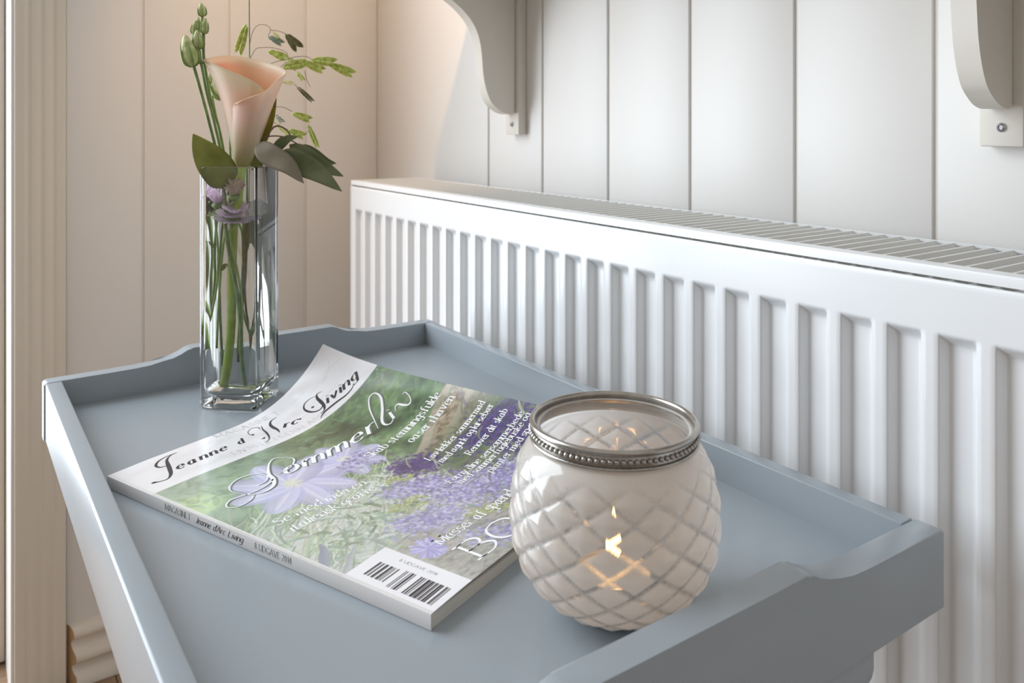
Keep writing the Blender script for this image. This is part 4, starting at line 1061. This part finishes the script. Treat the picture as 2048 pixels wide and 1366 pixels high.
# rows of diamonds: half-row heights along the wall
HROW = .0083
def lattice(ph, s):
    """distance from the nearest groove of the diamond net: 0 on the line, 1 in a facet's middle; plus the cell's centre coordinates"""
    u = ph/(2*math.pi)*NA; v = (s-S0)/(2*HROW)
    p, q = u+v, u-v
    fx, fy = p-math.floor(p)-.5, q-math.floor(q)-.5
    return 1-2*max(abs(fx), abs(fy)), fx, fy
STOP = SE-.021      # the facets fade out below the neck
svals = [0, .004, .008] + list(np.arange(.010, SE, .00086)) + [SE]
vs, fs, ed = [], [], []
for s in svals:
    r_, z_ = prof_s(s)
    r2, z2 = prof_s(min(SE, s+.0005)); tn = Vector((r2-r_, 0, z2-z_)); tn = tn.normalized() if tn.length > 0 else Vector((1, 0, 0))
    for k in range(NPH):
        ph = 2*math.pi*k/NPH
        d, fx, fy = lattice(ph+.10, s)
        fade = ss1((STOP-s+.010)/.016)*ss1((s-.014)/.008)
        pil = 1-max(abs(2*fx), abs(2*fy))**1.3
        h = (-.0005*(1-ss1(d/.16)) + .0013*(pil-.6))*fade
        rr_ = r_ + h*tn.z; zz_ = z_ - h*tn.x
        vs.append((BC.x+rr_*math.cos(ph), BC.y+rr_*math.sin(ph), max(zz_, TF+.00005)))
        ed.append((1-ss1(d/.26))*fade)
nS = len(svals)
for i in range(nS-1):
    for k in range(NPH):
        k2 = (k+1) % NPH; fs.append((i*NPH+k, i*NPH+k2, (i+1)*NPH+k2, (i+1)*NPH+k))
# inner wall
b0 = len(vs)
for s in svals[::-1][::2]:
    r_, z_ = prof_s(s); rr_ = max(0, r_-.0030); zz_ = max(z_, TF+.004) + (.0 if s > .02 else 0)
    for k in range(NPH):
        ph = 2*math.pi*k/NPH; vs.append((BC.x+rr_*math.cos(ph), BC.y+rr_*math.sin(ph), zz_))
        d, fx, fy = lattice(ph+.10, s); ed.append((1-ss1(d/.20))*ss1((STOP-s+.010)/.016)*ss1((s-.014)/.008))
nI = len(svals[::-1][::2])
for k in range(NPH):
    k2 = (k+1) % NPH; a = (nS-1)*NPH; fs.append((a+k, a+k2, b0+k2, b0+k))
for i in range(nI-1):
    for k in range(NPH):
        k2 = (k+1) % NPH; fs.append((b0+i*NPH+k, b0+i*NPH+k2, b0+(i+1)*NPH+k2, b0+(i+1)*NPH+k))
gm = bpy.data.materials.new('mercury_glass'); gm.use_nodes = True; nt = gm.node_tree; b = nt.nodes['Principled BSDF']
b.inputs['Base Color'].default_value = lin((210, 208, 204))+(1,); b.inputs['Roughness'].default_value = .14; b.inputs['Coat Weight'].default_value = .8; b.inputs['Coat Roughness'].default_value = .03
tl = nt.nodes.new('ShaderNodeBsdfTranslucent'); tl.inputs[0].default_value = lin((240, 241, 242))+(1,)
m1 = nt.nodes.new('ShaderNodeMixShader'); m1.inputs[0].default_value = .36; nt.links.new(b.outputs[0], m1.inputs[1]); nt.links.new(tl.outputs[0], m1.inputs[2])
gl = nt.nodes.new('ShaderNodeBsdfPrincipled'); gl.inputs['Base Color'].default_value = (.22, .24, .25, 1); gl.inputs['Roughness'].default_value = .10; gl.inputs['Metallic'].default_value = .0; gl.inputs['Transmission Weight'].default_value = .0
tp = nt.nodes.new('ShaderNodeBsdfTransparent'); tp.inputs[0].default_value = (.93, .94, .94, 1)
mg = nt.nodes.new('ShaderNodeMixShader'); mg.inputs[0].default_value = .72; nt.links.new(gl.outputs[0], mg.inputs[1]); nt.links.new(tp.outputs[0], mg.inputs[2])
at_ = nt.nodes.new('ShaderNodeAttribute'); at_.attribute_name = 'groove'
tc = nt.nodes.new('ShaderNodeTexCoord'); ns = nt.nodes.new('ShaderNodeTexNoise'); ns.inputs['Scale'].default_value = 260; ns.inputs['Detail'].default_value = 6; ns.inputs['Roughness'].default_value = .7
nt.links.new(tc.outputs['Object'], ns.inputs['Vector'])
ns2 = nt.nodes.new('ShaderNodeTexNoise'); ns2.inputs['Scale'].default_value = 38; ns2.inputs['Detail'].default_value = 3; nt.links.new(tc.outputs['Object'], ns2.inputs['Vector'])
# groove mask broken up by wear; small worn flecks elsewhere
ma = nt.nodes.new('ShaderNodeMapRange'); ma.inputs[1].default_value = .38; ma.inputs[2].default_value = .62; ma.inputs[3].default_value = .55; ma.inputs[4].default_value = 1.0; nt.links.new(ns.outputs[0], ma.inputs[0])
mu = nt.nodes.new('ShaderNodeMath'); mu.operation = 'MULTIPLY'; nt.links.new(at_.outputs['Fac'], mu.inputs[0]); nt.links.new(ma.outputs[0], mu.inputs[1])
mb_ = nt.nodes.new('ShaderNodeMapRange'); mb_.inputs[1].default_value = .66; mb_.inputs[2].default_value = .74; mb_.inputs[4].default_value = .35; nt.links.new(ns.outputs[0], mb_.inputs[0])
mm = nt.nodes.new('ShaderNodeMath'); mm.operation = 'MAXIMUM'; nt.links.new(mu.outputs[0], mm.inputs[0]); nt.links.new(mb_.outputs[0], mm.inputs[1])
m2 = nt.nodes.new('ShaderNodeMixShader'); nt.links.new(mm.outputs[0], m2.inputs[0]); nt.links.new(m1.outputs[0], m2.inputs[1]); nt.links.new(mg.outputs[0], m2.inputs[2])
bp = nt.nodes.new('ShaderNodeBump'); bp.inputs['Strength'].default_value = .12; bp.inputs['Distance'].default_value = .001; nt.links.new(ns2.outputs[0], bp.inputs['Height']); nt.links.new(bp.outputs[0], b.inputs['Normal'])
nt.links.new(m2.outputs[0], nt.nodes['Material Output'].inputs[0])
bo = raw_mesh('glass_body', vs, fs, gm, bowl, True)
bo.data.materials.append(None)
ig = bpy.data.materials.new('inner_glass'); ig.use_nodes = True; n_ = ig.node_tree; n_.nodes.remove(n_.nodes['Principled BSDF'])
t_ = n_.nodes.new('ShaderNodeBsdfTransparent'); g_ = n_.nodes.new('ShaderNodeBsdfGlossy'); g_.inputs['Roughness'].default_value = .03; f_ = n_.nodes.new('ShaderNodeFresnel'); f_.inputs[0].default_value = 1.3
x_ = n_.nodes.new('ShaderNodeMixShader'); n_.links.new(f_.outputs[0], x_.inputs[0]); n_.links.new(t_.outputs[0], x_.inputs[1]); n_.links.new(g_.outputs[0], x_.inputs[2]); n_.links.new(x_.outputs[0], n_.nodes['Material Output'].inputs[0])
bo.data.materials[1] = ig
mi_ = np.zeros(len(bo.data.polygons), dtype=np.int32); mi_[(nS-1)*NPH+NPH:] = 1; bo.data.polygons.foreach_set('material_index', mi_)
a = bo.data.attributes.new('groove', 'FLOAT', 'POINT'); a.data.foreach_set('value', np.array(ed, dtype=np.float32))
# silver rim
M['silver'] = mat('antique_silver', (184, 179, 172), .26, .5, metal=1, noise=.25, nscale=220)
RZ, RR = -.1533, .0424
def ring(name, prof, m, parent, n=128):
    vs = []; k = len(prof)
    for i in range(n):
        a = 2*math.pi*i/n
        for r_, z_ in prof: vs.append((BC.x+r_*math.cos(a), BC.y+r_*math.sin(a), z_))
    fs = [(i*k+j, ((i+1) % n)*k+j, ((i+1) % n)*k+(j+1) % k, i*k+(j+1) % k) for i in range(n) for j in range(k)]
    return mesh(name, vs, fs, m, parent, auto=50)
def circ(r0, z0, a, n=12): return [(r0+a*math.cos(2*math.pi*q/n), z0+a*math.sin(2*math.pi*q/n)) for q in range(n)]
ring('rim_band', [(.0414, RZ-.0088), (.0418, RZ-.0088), (.0420, RZ-.0020), (.0412, RZ-.0005), (.0406, RZ-.0010), (.0409, RZ-.0080)], M['silver'], bowl)
ring('rim_top', circ(RR-.0006, RZ-.0008, .0016), M['silver'], bowl)
ring('rim_lower', circ(.0424, RZ-.0082, .0008), M['silver'], bowl)
bm = bmesh.new(); bmesh.ops.create_icosphere(bm, subdivisions=2, radius=.00135)
for v_ in bm.verts: v_.co += Vector((.0425, 0, 0))
off = Vector((0, 0, RZ-.0047-TF))
me = bpy.data.meshes.new('bead'); bm.to_mesh(me); bm.free(); me.polygons.foreach_set('use_smooth', [True]*len(me.polygons)); me.materials.append(M['silver'])
NB = 86
for k in range(NB):
    o = bpy.data.objects.new('bead', me); COL.objects.link(o); o.parent = bowl; o.location = off; o.rotation_euler = (0, 0, 2*math.pi*k/NB)
# tealight inside
tea = thing('tealight_candle', (BC.x, BC.y, TF+.0042), 'lit tealight candle burning inside the faceted glass holder', 'candle')
def tring(name, prof, m, parent, closed=False, n=48):
    vs = []; k = len(prof)
    for i in range(n):
        a = 2*math.pi*i/n
        for r_, z_ in prof: vs.append((BC.x+r_*math.cos(a), BC.y+r_*math.sin(a), TF+z_))
    fs = [(i*k+j, ((i+1) % n)*k+j, ((i+1) % n)*k+j+1, i*k+j+1) for i in range(n) for j in range(k-1)]
    return mesh(name, vs, fs, m, parent, auto=50)
tring('metal_cup', [(.0002, .0044), (.0188, .0044), (.0192, .006), (.0192, .0200), (.0197, .0204), (.0188, .0203), (.0187, .006)], mat('tealight_tin', (206, 206, 210), .3, .5, metal=1), tea)
tring('wax', [(.0186, .0050), (.0186, .0180), (.0150, .0172), (.0002, .0170)], mat('tealight_wax', (244, 238, 224), .4, .5, sub=.3), tea)
tube('wick', [Vector((BC.x, BC.y, TF+.017)), Vector((BC.x, BC.y, TF+.024)), Vector((BC.x+.001, BC.y, TF+.027))], .0006, M['dark'], tea)
fm = bpy.data.materials.new('candle_flame'); fm.use_nodes = True; nt = fm.node_tree; nt.nodes.remove(nt.nodes['Principled BSDF'])
em = nt.nodes.new('ShaderNodeEmission'); em.inputs[0].default_value = (1, .52, .16, 1); em.inputs[1].default_value = 16; nt.links.new(em.outputs[0], nt.nodes['Material Output'].inputs[0])
bm = bmesh.new(); add_blob(bm, (BC.x, BC.y, TF+.0235), (BC.x, BC.y, TF+.0520), .0040, [(0, .1), (.08, .6), (.22, .98), (.36, 1), (.55, .74), (.75, .4), (.9, .16), (1, .02)], 16)
bmobj('flame', bm, fm, tea, True)
